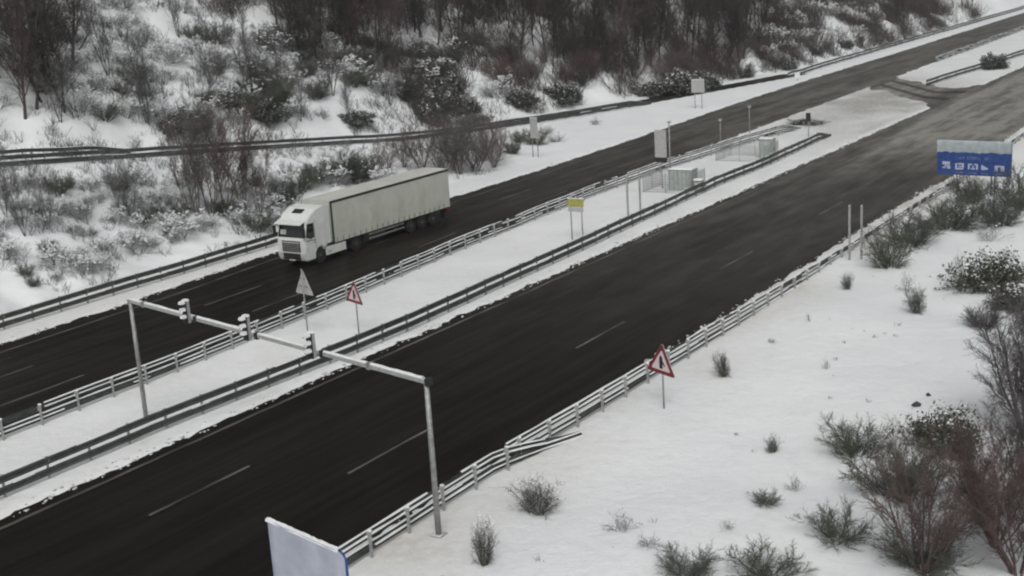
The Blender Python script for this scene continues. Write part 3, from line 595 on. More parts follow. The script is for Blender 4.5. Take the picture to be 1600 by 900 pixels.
def wheel(x, y, r, wd, dual=False):
    s = 1 if y > 0 else -1; yo = y; yi = y - s * wd
    w_ = MB().tube((x, yi, r), (x, yo - s * .03, r), r, r, 26).tube((x, yo - s * .03, r), (x, yo, r), r, r * .93, 26).build('wheel', M['tyre'], T, smooth=False)
    MB().tube((x, yo - s * .02, r), (x, yo + s * .012, r), r * .56, r * .52, 20).build('rim', M['rim'], w_); MB().tube((x, yo + s * .012, r), (x, yo + s * .07, r), r * .22, r * .18, 12).build('hub', M['rim'], w_)
for s in (-1, 1):
    wheel(1.48, s * 1.2, .51, .32); wheel(5.2, s * 1.22, .51, .6)
    for x in (11.5, 12.85, 14.2): wheel(x, s * 1.22, .50, .4)
    MB().prism([(4.6, .9), (4.7, 1.05), (5.7, 1.05), (5.8, .9), (5.8, .86), (5.68, 1.0), (4.72, 1.0), (4.6, .86)], s * .6, s * 1.22).build('mudguard', M['chassis'], T)
    MB().box(2.75 + 3.9, 2.75 + 7.9, s * 1.17 - .02, s * 1.17 + .02, .55, .67).build('side_guard', M['pole'], T); MB().box(2.75 + 3.9, 2.75 + 7.9, s * 1.17 - .02, s * 1.17 + .02, .85, .97).build('side_guard', M['pole'], T)
    MB().box(5.95 + .4, 6.05 + .45, s * .75 - .06, s * .75 + .06, .2, 1.05).build('landing_leg', M['chassis'], T)
TX0, TX1 = 2.75, 16.35
MB().box(TX0 + .3, TX1 - .1, -.55, .55, .85, 1.12).build('trailer_chassis', M['chassis'], T)
MB().box(TX0, TX1, -1.25, 1.25, 1.125, 1.24).build('load_floor', M['chassis'], T)
rf = MB().prism([(-1.25, 3.88), (-1.25, 3.97), (-.6, 4.02), (.6, 4.02), (1.25, 3.97), (1.25, 3.88)], TX0, TX1, 'x').build('trailer_roof', M['roof'], T)
MB().box(TX0, TX0 + .1, -1.24, 1.24, 1.245, 3.875).build('front_wall', M['roof'], T)
for s in (-1, 1):
    n = 110; xx_ = np.linspace(TX0 + .16, TX1 - .12, n); v = []
    for i, x in enumerate(xx_):
        b_ = .008 * math.sin(x * 4.6) + .006 * math.sin(x * 10.13 + 1) + .008 * math.sin(x * 2.1); v += [(x, s * (1.262 + .3 * b_), 1.10), (x, s * (1.262 + b_), 1.6), (x, s * (1.262 + .6 * b_), 2.6), (x, s * 1.262, 3.80)]
    f = [(4 * i + j, 4 * i + j + 1, 4 * i + j + 5, 4 * i + j + 4) for i in range(n - 1) for j in range(3)]
    cu = MB().add(v, [q if s < 0 else q[::-1] for q in f]).build('side_curtain', M['curtain'], T, smooth=True)
    for x in np.arange(TX0 + .4, TX1 - .3, .62):
        a, b_ = sorted((s * 1.276, s * 1.285)); MB().box(x, x + .05, a, b_, 1.06, 1.42).build('strap', M['grille'], cu)
    a, b_ = sorted((s * 1.23, s * 1.285)); MB().box(TX0, TX1, a, b_, 3.80, 3.955).build('roof_rail', M['chassis'], T)
    MB().box(TX0 - .01, TX0 + .16, a, b_, 1.1, 3.80).build('front_pillar', M['green'], T); MB().box(TX1 - .12, TX1 + .01, a, b_, 1.1, 3.80).build('rear_pillar', M['signback'], T)
    MB().box(TX1 - .3, TX1 + .01, s * .95 - .2, s * .95 + .2, .75, .95).build('tail_light', M['redlamp'], T)
    MB().box(TX1 - .62, TX1 - .6, s * 1.0 - .2, s * 1.0 + .2, .25, 1.1).build('mud_flap', M['chassis'], T)
    MB().box(TX1 - .02, TX1 + .02, *sorted((s * .01, s * 1.22)), 1.245, 3.87).build('rear_door', M['roof'], T)

# plan positions (x, y, height) of the vegetation
LEFT_TREES = [(75.5, 107.8, 9.9), (78.4, 103.3, 9.9), (70, 103.6, 11.8), (76.7, 99.4, 8.4), (75.9, 97.9, 8.7), (81.4, 108.1, 8.5), (75.9, 106.3, 11), (80.4, 104.2, 9.3), (76.3, 100.9, 8.2), (75.9, 104, 11.4), (71.7, 98, 11.9), (83.4, 108, 9.5), (72, 105.3, 8.3), (70.5, 100.4, 11.6), (67.7, 100.7, 9.2), (75, 99.7, 11.7), (73.6, 98.8, 10.6), (82.6, 104.6, 11), (78.9, 107.9, 8.1), (80.6, 106.3, 11.1), (73.9, 103.8, 9.3)]
WOOD_TREES = [(159.8, 95.7, 10.9), (154.8, 113.2, 12.2), (147.1, 109.3, 8.5), (158.4, 117.2, 9.7), (182.6, 103.6, 11.3), (157.6, 89.8, 10.7), (205.5, 89.3, 9.4), (183.2, 95.4, 10.5), (177.4, 98.8, 10.8), (215.9, 100.4, 10.8), (142.1, 110.9, 12.8), (176.4, 107.8, 11.6), (160, 99.5, 8.7), (163.6, 115.6, 10.8), (178.3, 91.9, 8.3), (133.6, 105.2, 8.3), (155, 119.4, 12.9), (188.7, 94.3, 10.4), (209.5, 90.6, 8.3), (179.9, 103.1, 11.4), (215.8, 90.3, 9.2), (116.2, 105.2, 8.4), (195, 81.3, 12.6), (204.8, 97.7, 8.9), (221.8, 91.5, 12), (140.1, 115, 11.4), (206.1, 92.4, 9.5), (126, 115.3, 8.3), (161.6, 96.7, 11), (199.3, 87.4, 12.3), (159.3, 113.3, 9.1), (202, 98.3, 11.9), (128.6, 108.4, 9.9), (219.6, 95.6, 9.2), (157.4, 101.2, 8.9), (144.5, 101.7, 10.4), (128.9, 115.1, 10.1), (177, 116.4, 9.4), (191.9, 81, 10.2), (218.4, 92.4, 11), (172, 101, 9.3), (143.4, 104.5, 9.4), (153, 109.6, 9.6), (190.4, 89.8, 8.1), (145.8, 94, 8.6), (147.4, 106.6, 11.4), (122.2, 106.2, 10.8), (165.9, 103.4, 9.6), (143.4, 117.1, 11.3), (173.9, 87.4, 9.5), (150.9, 119.8, 9.9), (150.9, 91, 8.2), (123.8, 108.6, 11.4), (143, 121.1, 8.1), (184.4, 102.5, 9.2), (193, 105.6, 10.7), (140.3, 121.7, 11.3), (189.9, 92.8, 10), (197.9, 104.7, 9.4), (138.2, 124.5, 11.8), (178.1, 94, 8.1), (181, 89.5, 11.1), (201.1, 95.8, 10), (157, 114.4, 9.4), (171.1, 113.4, 11.1), (213.7, 88.7, 10.7), (196.9, 80.1, 10.5), (186.7, 94.4, 11.6), (169.9, 98.9, 10.3), (153.3, 112.2, 12.7), (232.9, 96.7, 12.3), (187, 108.6, 12), (191.7, 107, 9.1), (144.9, 108.6, 9.2), (125.3, 105.5, 10.3), (150.9, 103.2, 8.8), (229.3, 101.5, 10.7), (236.8, 97.2, 11.5), (199.2, 83.9, 12.4), (158.9, 103.2, 9.5), (118.3, 103.9, 10.3), (186.7, 104.3, 11), (140.3, 112, 11), (136.9, 110.8, 10.6), (192, 88.1, 12.1), (158.8, 111.4, 9.4), (128, 117.3, 11.2), (207, 96.2, 11.5), (177.4, 90.1, 12.8), (186.2, 113.6, 8), (163.9, 104.2, 8.7), (207.6, 103.2, 12.4), (181.9, 98.5, 11.5), (197, 83.3, 11.3), (162.3, 86.5, 12.4), (158.6, 119.2, 9.4), (157.1, 110.8, 10.3), (229.4, 96.9, 9.9), (213.6, 100.1, 9.8), (152.8, 93, 12.3), (168.9, 112.3, 8.8), (134.6, 119, 12), (120.8, 108.7, 12), (124.3, 112.1, 8.7), (129.9, 110.2, 12.7), (134.4, 122.1, 9), (206.2, 94.5, 10.4), (188.5, 103.4, 12.6), (140.6, 105.5, 11.8), (138.3, 119.2, 10.1), (146.8, 111.7, 12.9), (157.1, 102.9, 9.3), (181.7, 81.2, 8.9), (179.2, 108.1, 8.3), (205.2, 99.5, 10), (215.6, 86.1, 12.4), (151, 105.6, 11.8), (188.8, 84, 9.8), (131.5, 103.6, 12.3), (184.9, 97.3, 8.5), (149.7, 121, 10.6), (148.8, 122.7, 12.5), (239.3, 101, 9.4), (213.1, 86.8, 9.1), (196.8, 107.6, 9.5), (197.4, 88.9, 12.2), (154, 104, 9.6), (118.5, 108.2, 12.3), (162.2, 109.3, 8.9), (181.3, 84.5, 12.6), (152.4, 114.3, 12.1), (229.2, 106.1, 8.3), (184.8, 105.8, 9.7), (191.7, 94.1, 11.6), (156, 117.2, 8.3), (136.7, 119.9, 10.6), (180.2, 96.8, 11.1), (150.8, 96, 11), (217.2, 86.7, 11.4), (129.6, 106.9, 11.5), (156.8, 108.1, 11.4), (187.6, 80.9, 10.8), (167.3, 94, 8.2), (223.6, 100.5, 12.3), (170.5, 104.1, 9.9), (161, 104.8, 13), (186, 87.4, 12.6), (170.9, 88.2, 12), (131.3, 115.9, 12), (133.7, 116.3, 11.1), (175.4, 115.1, 8.9), (175.9, 96.5, 10.9), (156, 97, 8.5), (208.9, 88.2, 9.2), (207, 85.6, 12.7), (122, 111.4, 9.4), (123, 114.7, 12.7), (168, 109.7, 11.5), (186.5, 84.1, 9.3), (176, 87.3, 10.3), (193.5, 82.8, 11.3), (183.8, 87.3, 8.3), (134.8, 107.4, 10.3), (161.9, 100.2, 8), (133.9, 109.3, 8.8), (190.9, 96.9, 12.8), (162.7, 102.7, 10.1), (139.7, 104, 8.9), (128.4, 103.1, 8.4), (193.1, 110.4, 9.4), (186.1, 91.1, 11.8), (160.2, 106.8, 12.1), (162.9, 111.7, 12.8), (154.5, 89.9, 10.5), (202.9, 90, 12.6), (156, 87.4, 8.2), (141.3, 108, 10.1), (135.1, 124.3, 10.5), (133.1, 113.7, 12.9), (203.1, 103.5, 12.7), (168.3, 106, 8.6), (165.1, 86.1, 11.3), (164.5, 91.9, 10.3), (159.1, 108.3, 9.8), (179, 84.6, 8.9), (144.2, 112.5, 11.4), (174.3, 89.9, 9.1), (156.6, 92.3, 9), (201.3, 92.1, 11.7), (209, 95.8, 10.1), (193.9, 86.7, 9.9), (167.9, 99.3, 8.7), (125.9, 108.1, 8.7), (126, 110.4, 13), (166, 112.7, 9.1), (141, 118.7, 10), (169.8, 115.9, 13), (161.8, 88.9, 11.6), (196.7, 95.7, 10.5), (175.8, 104.1, 9.2), (146.5, 104.2, 10.3), (171.4, 96.1, 8.6), (181.4, 95.2, 11), (138.5, 108.4, 12), (127, 106.4, 11.1), (167.7, 116.3, 8.5), (189.3, 110.4, 11.8), (209.1, 106.5, 11.2), (151, 115.7, 9.7), (137.9, 106.5, 8.5), (204.3, 85.1, 10), (143.1, 108.1, 10.7)]
FAR_TREES = [(637.7, 90, 10.4), (370.1, 87.4, 9.9), (405.4, 98.3, 8.4), (542.8, 86.4, 9.2), (403.2, 99.4, 8.8), (317.4, 86.8, 8.5), (461.8, 87, 9), (363.7, 83.6, 9.3), (297.8, 86.3, 9.5), (312, 95.8, 11.8), (401.5, 100.7, 8.9), (369.6, 95.4, 8.4), (335.6, 79.3, 10.5), (405, 88.8, 10.2), (412.9, 96.6, 11.9), (324.1, 101.6, 9.3), (323.5, 80.7, 9.5), (315.6, 89.9, 11.1), (292.8, 85.3, 8.1), (272, 79.4, 9.7), (270, 77.4, 11.4), (471.8, 86.6, 10.6), (510.2, 84.3, 11.9), (490.2, 97.4, 10.4), (321.7, 83.8, 8.1), (362.5, 97.6, 8.1), (375.9, 98.3, 10.9), (328.8, 86.4, 9.6), (405.1, 82.9, 11.7), (470.5, 81.4, 8.3), (339.9, 80.1, 10.8), (402.7, 88.1, 11.9), (437, 82.4, 11.3), (355.8, 82.8, 11.1), (352.8, 97.4, 10.6), (367.4, 93.4, 8.8), (300, 90.2, 10.7), (304.4, 89.1, 8.1), (306.7, 90.1, 11.5), (365.9, 98.8, 8.1), (387.3, 81.1, 11.3), (444.1, 92.4, 10.8), (635.9, 91, 11.7), (352.7, 99.4, 9.3), (473.9, 80.5, 8.2), (443.8, 99.8, 11.5), (408.8, 80.9, 8.3), (327.1, 87.5, 10.6), (379.9, 98.7, 11.5), (357, 97.8, 8.8), (441, 86, 11.1), (336.9, 94.7, 8.3), (409.5, 92.2, 8.3), (276.4, 83.2, 9.5), (401, 85.2, 11), (326.5, 79.5, 8.9), (373.9, 87, 8.5), (318.1, 83.4, 11.5), (328.6, 78.5, 8.5), (338, 96.4, 9.3)]
GREY_TREES = [(84.2, 96.5, 9), (85.9, 103.3, 7), (74.5, 96.8, 6), (95.8, 99.6, 7), (106.4, 104.8, 8), (108.9, 101.9, 7), (113.7, 98.4, 7), (103.6, 94.6, 6), (111.3, 94.3, 5), (120, 95, 6), (95.6, 117, 7), (109, 117.6, 7)]
HILL_SHRUBS = [(95.8, 118.2, 1.2), (79.8, 110.6, 2.4), (82.4, 97.3, 1.7), (127.9, 96.1, 1.7), (93.1, 123.9, 1.9), (106.1, 112.8, 2.1), (91.5, 122, 1.4), (116.5, 110.3, 2.6), (99.5, 96.3, 1.4), (70.7, 100.1, 1.8), (78.7, 104.5, 2), (136.7, 102.4, 1.5), (84.4, 97.5, 1.7), (126.4, 114.7, 2), (114.7, 105.5, 2.2), (104.7, 109, 2.4), (98.6, 124.9, 1.6), (79.4, 100.7, 1.2), (126.2, 105.5, 1.8), (138.6, 104.7, 1.8), (125.9, 96.9, 1.2), (106.7, 109, 1.9), (111.9, 98.8, 1.7), (106.2, 123.2, 2.2), (97.4, 108.4, 1.6), (86.4, 96.8, 2.1), (141.3, 101.4, 2.3), (118.7, 108.9, 2.2), (90.5, 103, 2.1), (76.7, 104.2, 1.9), (76.4, 100.7, 1.8), (112.4, 114.8, 2.3), (121.6, 97.2, 2.6), (79.7, 97.1, 1.6), (128.1, 104.8, 1.8), (110.8, 117.1, 1.9), (81.7, 100.9, 1.6), (84.7, 100.3, 1.3), (134.1, 99.9, 1.9), (93.4, 98.3, 1.5), (139.3, 90.4, 1.6), (102.9, 107.4, 1.5), (104.6, 118.9, 1.4), (77.6, 98.2, 2.2), (142.5, 93.6, 1.4), (97.8, 96.5, 2), (120.8, 111.8, 2.2), (131.1, 97, 2.3), (87.8, 112.6, 2.3), (117.6, 105.7, 1.5), (88.3, 110.7, 1.7), (87.2, 99.8, 1.4), (89.7, 104.9, 1.8), (120.7, 121.5, 1.8), (124.7, 108.7, 1.8), (124.1, 106, 2), (129.4, 119, 1.5), (125.8, 103.9, 2.3), (119, 101.9, 2), (132.5, 93.5, 1.5), (82.7, 104.9, 2.4), (112.2, 107.8, 2.2), (82, 106.6, 1.6), (101.6, 117.9, 2.3), (137.3, 91.3, 2.5), (117.2, 112.4, 2.5), (103, 95.4, 1.8), (99.8, 104.8, 1.6), (80.2, 103.5, 2.2), (125.3, 101.9, 1.2), (76.5, 106.2, 2.3), (92.9, 102.2, 1.3), (135.4, 106, 2.2), (104.6, 95.2, 1.3), (100.8, 98.5, 1.8), (97.1, 106.2, 2), (135.6, 103.8, 1.7), (151.1, 97.8, 1.4), (118.7, 99.4, 2), (120.4, 100.2, 2.4), (133.3, 105, 1.3), (85.7, 110.7, 2.2), (110.3, 108.4, 2.4), (130.6, 101.3, 1.1), (109.8, 101.5, 2.3), (149, 98.1, 1.7), (106.9, 103.2, 1.2), (114.2, 121.8, 2.2), (97.5, 116.4, 1.2), (87.6, 121.2, 2.3), (85, 108.6, 2.5), (135.8, 98.7, 2.1), (124.2, 94.3, 1.2), (95, 105.2, 2.2), (84.1, 117.2, 1.6), (95.1, 95.7, 1.6), (103.2, 97.6, 1.6), (108.1, 106.1, 2.5), (127.4, 93.6, 2.3), (90.9, 108.8, 1.1), (88, 102, 2.4), (101.3, 95.1, 2.4), (107.5, 114.5, 1.4), (103.9, 123.4, 2.3), (102.4, 105.3, 1.7), (124.1, 112.4, 1.5), (125.5, 120.3, 1.6), (93, 120, 2), (140.7, 91.6, 1.8), (109.7, 104.3, 1.4), (99.5, 113.9, 2.1), (121.5, 102.1, 2.5), (96.6, 98.6, 1.9), (98.4, 121.8, 2.5), (81.1, 108.6, 1.5), (95.1, 120.6, 1.9), (108.2, 95.5, 1.4), (130.8, 93.1, 1.4), (91.4, 96.7, 2.1), (90.5, 120.2, 1.8)]
ROCK_SHRUBS = [(216.3, 76.9, 1.3), (242.8, 85.2, 2.4), (224.4, 81.4, 1.5), (231.4, 89.1, 1.8), (227.9, 85.6, 2.3), (198.1, 78.8, 2.6), (208.4, 78.5, 1.4), (248.5, 86.4, 1.7), (240.5, 77.7, 1.8), (264.8, 86.9, 2.1), (270.5, 86.2, 1.7), (240.5, 86, 2.6), (205.4, 78.2, 2), (217.6, 79.3, 1.9), (259.4, 87.5, 2.2), (210.8, 80.6, 2.3), (244.7, 84.3, 2.1), (208.7, 82.8, 2.3), (261, 85.4, 1.3), (207, 81.3, 2.2), (216.8, 81.9, 1.3), (234.7, 90.1, 2.5), (218.5, 87.2, 2), (225.4, 78.2, 2), (221.2, 80.4, 2.1), (234.6, 80, 1.5), (248.3, 80.6, 2.2), (232.2, 78.8, 2.3), (226.3, 83.7, 1.9), (223.4, 85.3, 1.8)]
EVERGREENS = [(165.1, 78.9, 3.2), (161.2, 80.2, 2.6), (171.1, 78.2, 2.6), (146.7, 87, 2.4), (152.3, 87.7, 2.2), (130.4, 95.1, 2.6), (123.7, 92.5, 2.2), (130.2, 91.7, 1.9), (111.9, 93.5, 1.6), (88.6, 95.4, 2.2), (85.8, 95.3, 1.5), (96.1, 98.2, 1.8), (126.3, 96.9, 2.2), (186.3, 77.6, 2.2), (198.5, 76.1, 1.8), (213.9, 76.2, 1.5), (231.2, 76.9, 1.4), (127.2, 88.3, 1.5), (238.9, 76.7, 1.1), (99.3, 95.2, 1.8), (139.2, 89.3, 2)]
BANK_SHRUBS = [(64.3, 71.5, 1.3), (59.4, 69.6, 0.8), (62.4, 70.4, 1.3), (62.4, 69.4, 1.3), (52, 68, 1.3), (60.5, 76.9, 1.2), (70.2, 76.7, 1.2), (51, 73.7, 1), (59.4, 72.6, 1), (57.9, 76.8, 1.4), (52.8, 74, 0.7), (55, 71.9, 1), (60.4, 71.3, 1.1), (49.9, 72.8, 0.7), (54.4, 75.4, 1.1), (73.6, 71.9, 0.9), (49.9, 67.6, 0.7), (63.4, 76.6, 1.4), (65.4, 74.3, 1.4), (61.3, 69.5, 1.2), (66.1, 75.6, 1.2), (58.2, 69.4, 1.5), (70.4, 70.4, 1.2), (64.2, 74.5, 1.3), (72.5, 73.7, 1.1), (60.5, 75.8, 0.8), (58.3, 70.4, 1.3), (69.7, 71.6, 1.1), (62.4, 71.6, 0.8), (68.9, 72.8, 1.1), (57.6, 75.3, 0.7), (65.7, 70, 0.8), (64.2, 69.5, 1.5), (51.8, 70.5, 0.7), (75.2, 74.3, 0.9), (62.9, 75.1, 1.1), (54.5, 74.1, 1.1), (72.5, 69.9, 1.5), (56.9, 78.2, 1.3), (68.7, 75.8, 0.8), (59.1, 75.4, 1), (70.7, 72, 1), (67.6, 73.8, 1.3), (48.3, 67.7, 0.6), (54.9, 79.4, 1), (55.4, 69.7, 1.3), (77.2, 73.5, 1.3), (56.1, 71.9, 0.8), (60.9, 73.6, 1.3), (53.2, 75.5, 0.7), (53.6, 69.8, 0.6), (63.3, 73.7, 0.7), (57.2, 74, 1.3), (68.1, 71.1, 1.1), (54.4, 68.3, 0.7), (63.1, 72.5, 0.9), (76.2, 73.7, 1.3), (51.6, 66.9, 1.2), (66.4, 72.1, 0.9), (53, 67.2, 0.9), (49.1, 71.3, 1.3), (48.8, 69, 0.8), (61.9, 77.8, 0.7), (65.7, 76.9, 1.2), (55.8, 74.4, 1.3), (59.4, 77.5, 0.8), (62.2, 74.1, 1.2), (55.6, 77.8, 1.4), (58.3, 74.6, 0.7), (53.5, 77.6, 1), (53.4, 72.8, 1.1), (55.8, 75.6, 0.8), (61.3, 72, 1), (51.2, 69.2, 1.3), (66.8, 73.1, 0.7)]
BANK_TREES = [(65.5, 70.9, 8.5), (66.8, 70.9, 8), (68.7, 71.2, 8.2), (66.3, 72.7, 7), (69.9, 70.7, 7.6), (70.5, 69.6, 6.5), (69.6, 73.4, 7.5), (60.8, 73.8, 4.6), (61, 73, 4), (51.5, 72.3, 4.5), (52.2, 74.9, 4.5), (53.5, 72.5, 4)]
BROWN_BUSHES = [(92.8, 70.4, 4.6), (93.2, 68.6, 5), (94.6, 67.6, 5), (97.1, 67.4, 4.6), (100.8, 67.9, 4), (92.8, 72.5, 3.4), (89.6, 72.1, 3.2), (98, 70.9, 5), (102, 69.9, 4.4)]
VERGE_SHRUBS = [(84.2, 71, 2.2), (85.1, 73.1, 1.9), (81.8, 71.4, 1.6), (84.9, 69.4, 1.8), (79, 72.9, 1.8), (74.2, 70.3, 1.6), (81.9, 73.3, 1.6), (114.2, 73.4, 1.3), (114, 71.2, 1.5), (116.4, 70, 1), (120.9, 74.4, 1.2), (106.2, 69.2, 1.2), (130.1, 73, 0.9), (68.6, 69.6, 1.4), (68.8, 68.1, 1.4), (70.6, 68.3, 1.3)]
FOOT_BUSHES = [(160.3, 93.9, 4.1), (146.2, 96.3, 3.4), (169.8, 91.8, 4.1), (182.2, 82.1, 3.9), (140.9, 93.3, 3.7), (186.2, 80.3, 2.8), (166.7, 82.2, 3), (146.7, 94.8, 2.8), (192.5, 80.5, 4.2), (173.8, 83.1, 4.2), (178.5, 82.4, 2.7), (175.1, 84.2, 3), (149.9, 88.1, 3.3), (177.9, 83.8, 2.6), (142.2, 90.5, 3.8), (151.9, 92.9, 3.2), (173.7, 87.7, 3.2), (184.5, 87.3, 3.2), (164.5, 90.2, 2.7), (196.4, 79, 3.7), (165.3, 85.6, 3.2), (170.8, 85.2, 2.7), (169.3, 82.7, 3.9), (146, 90.8, 4.2), (182.1, 86.5, 3.5), (155, 87.5, 3.9), (188.5, 85.2, 3.1), (157, 88.1, 3.3), (163, 90, 4.3), (190.1, 80.5, 3.4), (154.5, 89.3, 3.3), (188.1, 81.2, 2.9), (155.9, 93.1, 3.9), (176.7, 88.5, 2.7)]
GREEN_SHRUBS = [(119.4, 108.2, 2.1), (136, 103.1, 1.8), (124.4, 93, 1.9), (121.5, 99.2, 1.7), (133.8, 98.2, 2.3), (135, 100.7, 1.7), (127.9, 103, 1.7), (103.1, 96.7, 1.6), (104.3, 101.5, 1.5), (144.3, 101.5, 2.3), (107.8, 101, 2.3), (130.4, 96.9, 2.1), (102.2, 99.7, 2.4), (127.4, 92.7, 1.8), (117.2, 110.1, 2), (133.1, 104.9, 1.8), (126.7, 94.2, 2.4), (99.6, 96.2, 2.3), (123, 101.2, 2.3), (138.2, 99.5, 2.3), (108.4, 103.9, 2.1), (137.2, 101.5, 2.3), (111.2, 98.8, 2.1), (129.4, 103.6, 2.4), (131.8, 105.7, 1.9), (115.9, 103.5, 1.7), (118.4, 111.5, 2.2), (130.1, 94.4, 2.4), (129.5, 107.1, 1.9), (125.9, 102.6, 1.6), (114.3, 103.4, 1.4), (110.3, 107.2, 1.5), (132.6, 100.4, 1.5), (125, 96.3, 1.7)]

# ------------------------------------------------------------------ vegetation
def norm(v): return v / (np.linalg.norm(v) + 1e-9)
class Seg:
    def __init__(s): s.a = []; s.b = []; s.r = []; s.q = []
    def add(s, a, b, r, q): s.a.append(a); s.b.append(b); s.r.append(r); s.q.append(q)
    def mesh(s, name, m, k=3):
        A, B, r, q = np.array(s.a), np.array(s.b), np.array(s.r), np.array(s.q); n = len(A); d = B - A; d /= np.linalg.norm(d, axis=1)[:, None] + 1e-9
        ref = np.where(np.abs(d[:, 2:3]) < .9, np.array([[0, 0, 1.]]), np.array([[1., 0, 0]])); u = np.cross(d, ref); u /= np.linalg.norm(u, axis=1)[:, None]; w_ = np.cross(d, u)
        v = np.zeros((n, 2 * k, 3))
        for i in range(k):
            t = 2 * math.pi * i / k + .5; c = math.cos(t) * u + math.sin(t) * w_; v[:, i] = A + c * r[:, None]; v[:, k + i] = B + c * q[:, None]
        base = np.arange(n)[:, None] * 2 * k; f = np.concatenate([base + np.array([[i, (i + 1) % k, k + (i + 1) % k, k + i]]) for i in range(k)])
        return fast_mesh(name, v.reshape(-1, 3), f, m)
def branch(rs, out, p, d, L, r, lvl, P):
    """P[lvl] = (segments, wiggle, upward pull, children, child length ratio, spread angle, child start)"""
    ns, wig, up, nc, ratio, ang, t0 = P[lvl]; pts = [p]; ds = []
    for i in range(ns):
        d = norm(d + rs.randn(3) * wig + np.array((0, 0, up))); q = p + d * L / ns
        ra, rb = r * (1 - .75 * i / ns), r * (1 - .75 * (i + 1) / ns); out[min(lvl, len(out) - 1)].add(p, q, ra, rb); p = q; pts.append(p); ds.append(d)
    if lvl + 1 < len(P):
        nc = max(1, int(round(nc * rs.uniform(.75, 1.25))))
        for c in range(nc):
            t = t0 + (1 - t0) * (c + rs.rand()) / nc; i = min(ns - 1, int(t * ns)); fr = t * ns - i; b = pts[i] * (1 - fr) + pts[i + 1] * fr
            dd = ds[i]; ax = norm(np.cross(dd, rs.randn(3))); a = math.radians(ang) * rs.uniform(.6, 1.25)
            nd = norm(dd * math.cos(a) + ax * math.sin(a)); branch(rs, out, b, nd, L * ratio * rs.uniform(.65, 1.2) * (1.15 - .55 * t), max(r * .5 * (1 - .5 * t), RMIN), lvl + 1, P)
ICO = None; RMIN = .006
def lumps(cs, rads, rs, flat=.55):
    global ICO
    if ICO is None:
        b = bmesh.new(); bmesh.ops.create_icosphere(b, subdivisions=1, radius=1); ICO = (np.array([v.co[:] for v in b.verts]), np.array([[v.index for v in f.verts] for f in b.faces])); b.free()
    v0, f0 = ICO; n = len(cs); V = v0[None] * (1 + .25 * rs.randn(n, len(v0), 1)) * np.asarray(rads)[:, None, None]; V[:, :, 2] *= flat; V += np.asarray(cs)[:, None]
    return V.reshape(-1, 3), (f0[None] + np.arange(n)[:, None, None] * len(v0)).reshape(-1, 3)
def tree_proto(seed, H, spread, stems, P, rad, m, names=('trunk', 'crown'), lean=.12, split=1, tsides=5):
    rs = np.random.RandomState(seed); tr, cr = Seg(), Seg(); out = [tr] * split + [cr]
    for s in range(stems):
        a = s * 2.4 + rs.rand(); o = np.array((math.cos(a), math.sin(a), 0)); tilt = lean + (spread * rs.uniform(.4, 1.) if stems > 1 else 0)
        branch(rs, out, o * (.12 * rs.rand() * (stems > 1)) - np.array((0, 0, .25)), norm(np.array((0, 0, 1.)) + o * tilt), H * rs.uniform(.8, 1.05), rad * rs.uniform(.7, 1.1), 0, P)
    return [(names[0], tr.mesh(names[0], m, tsides)), (names[1], cr.mesh(names[1], m, 3))]
R0 = np.random.RandomState(123)
def put(protos, label, cat, name, x, y, s, rz, group, dz=0., sx=1., tl=.05):
    t = thing(name, label, cat, (x, y, float(terrain(x, y)) + dz), rz, group); t.scale = (s * sx, s * sx, s)
    t.rotation_euler = (tl * R0.randn(), tl * R0.randn(), rz)
    for nm, me in protos: link(nm, me, t)
    return t
TREE_P = [(8, .07, .05, 22, .40, 40, .12), (5, .13, .12, 9, .42, 42, .15), (3, .2, .12, 8, .55, 42, .1), (2, .22, .08, 0, 0, 0, 0)]
RMIN = .013
SLIM_P = [(7, .06, .05, 17, .34, 34, .2), (4, .12, .12, 9, .45, 38, .15), (2, .2, .1, 6, .55, 40, .1), (2, .2, .05, 0, 0, 0, 0)]
woods = [tree_proto(20 + i, 10, .0, 1, TREE_P, .13, M[c]) for i, c in enumerate(('brown', 'dark', 'brown', 'dark', 'red_twig'))]
RMIN = .009
greys = [tree_proto(40 + i, 8, .25, 3, SLIM_P, .08, M['grey']) for i in range(2)]
slims = [tree_proto(50 + i, 8, .18, 4, SLIM_P, .05, M[c]) for i, c in enumerate(('red_twig', 'mauve', 'grey'))]
BUSH_P = [(5, .12, .03, 14, .5, 38, .12), (3, .18, .08, 10, .5, 42, .1), (2, .25, .04, 0, 0, 0, 0)]
bushes = [tree_proto(60 + i, 4.5, .45, 10, BUSH_P, .035, M[c], ('stem', 'twigs')) for i, c in enumerate(('mauve', 'red_twig'))]
RMIN = .006
scrubs = [tree_proto(65 + i, 1.25, .75, 16, BUSH_P, .016, M[c], ('stem', 'twigs')) for i, c in enumerate(('scrub', 'scrub', 'scrubd'))]
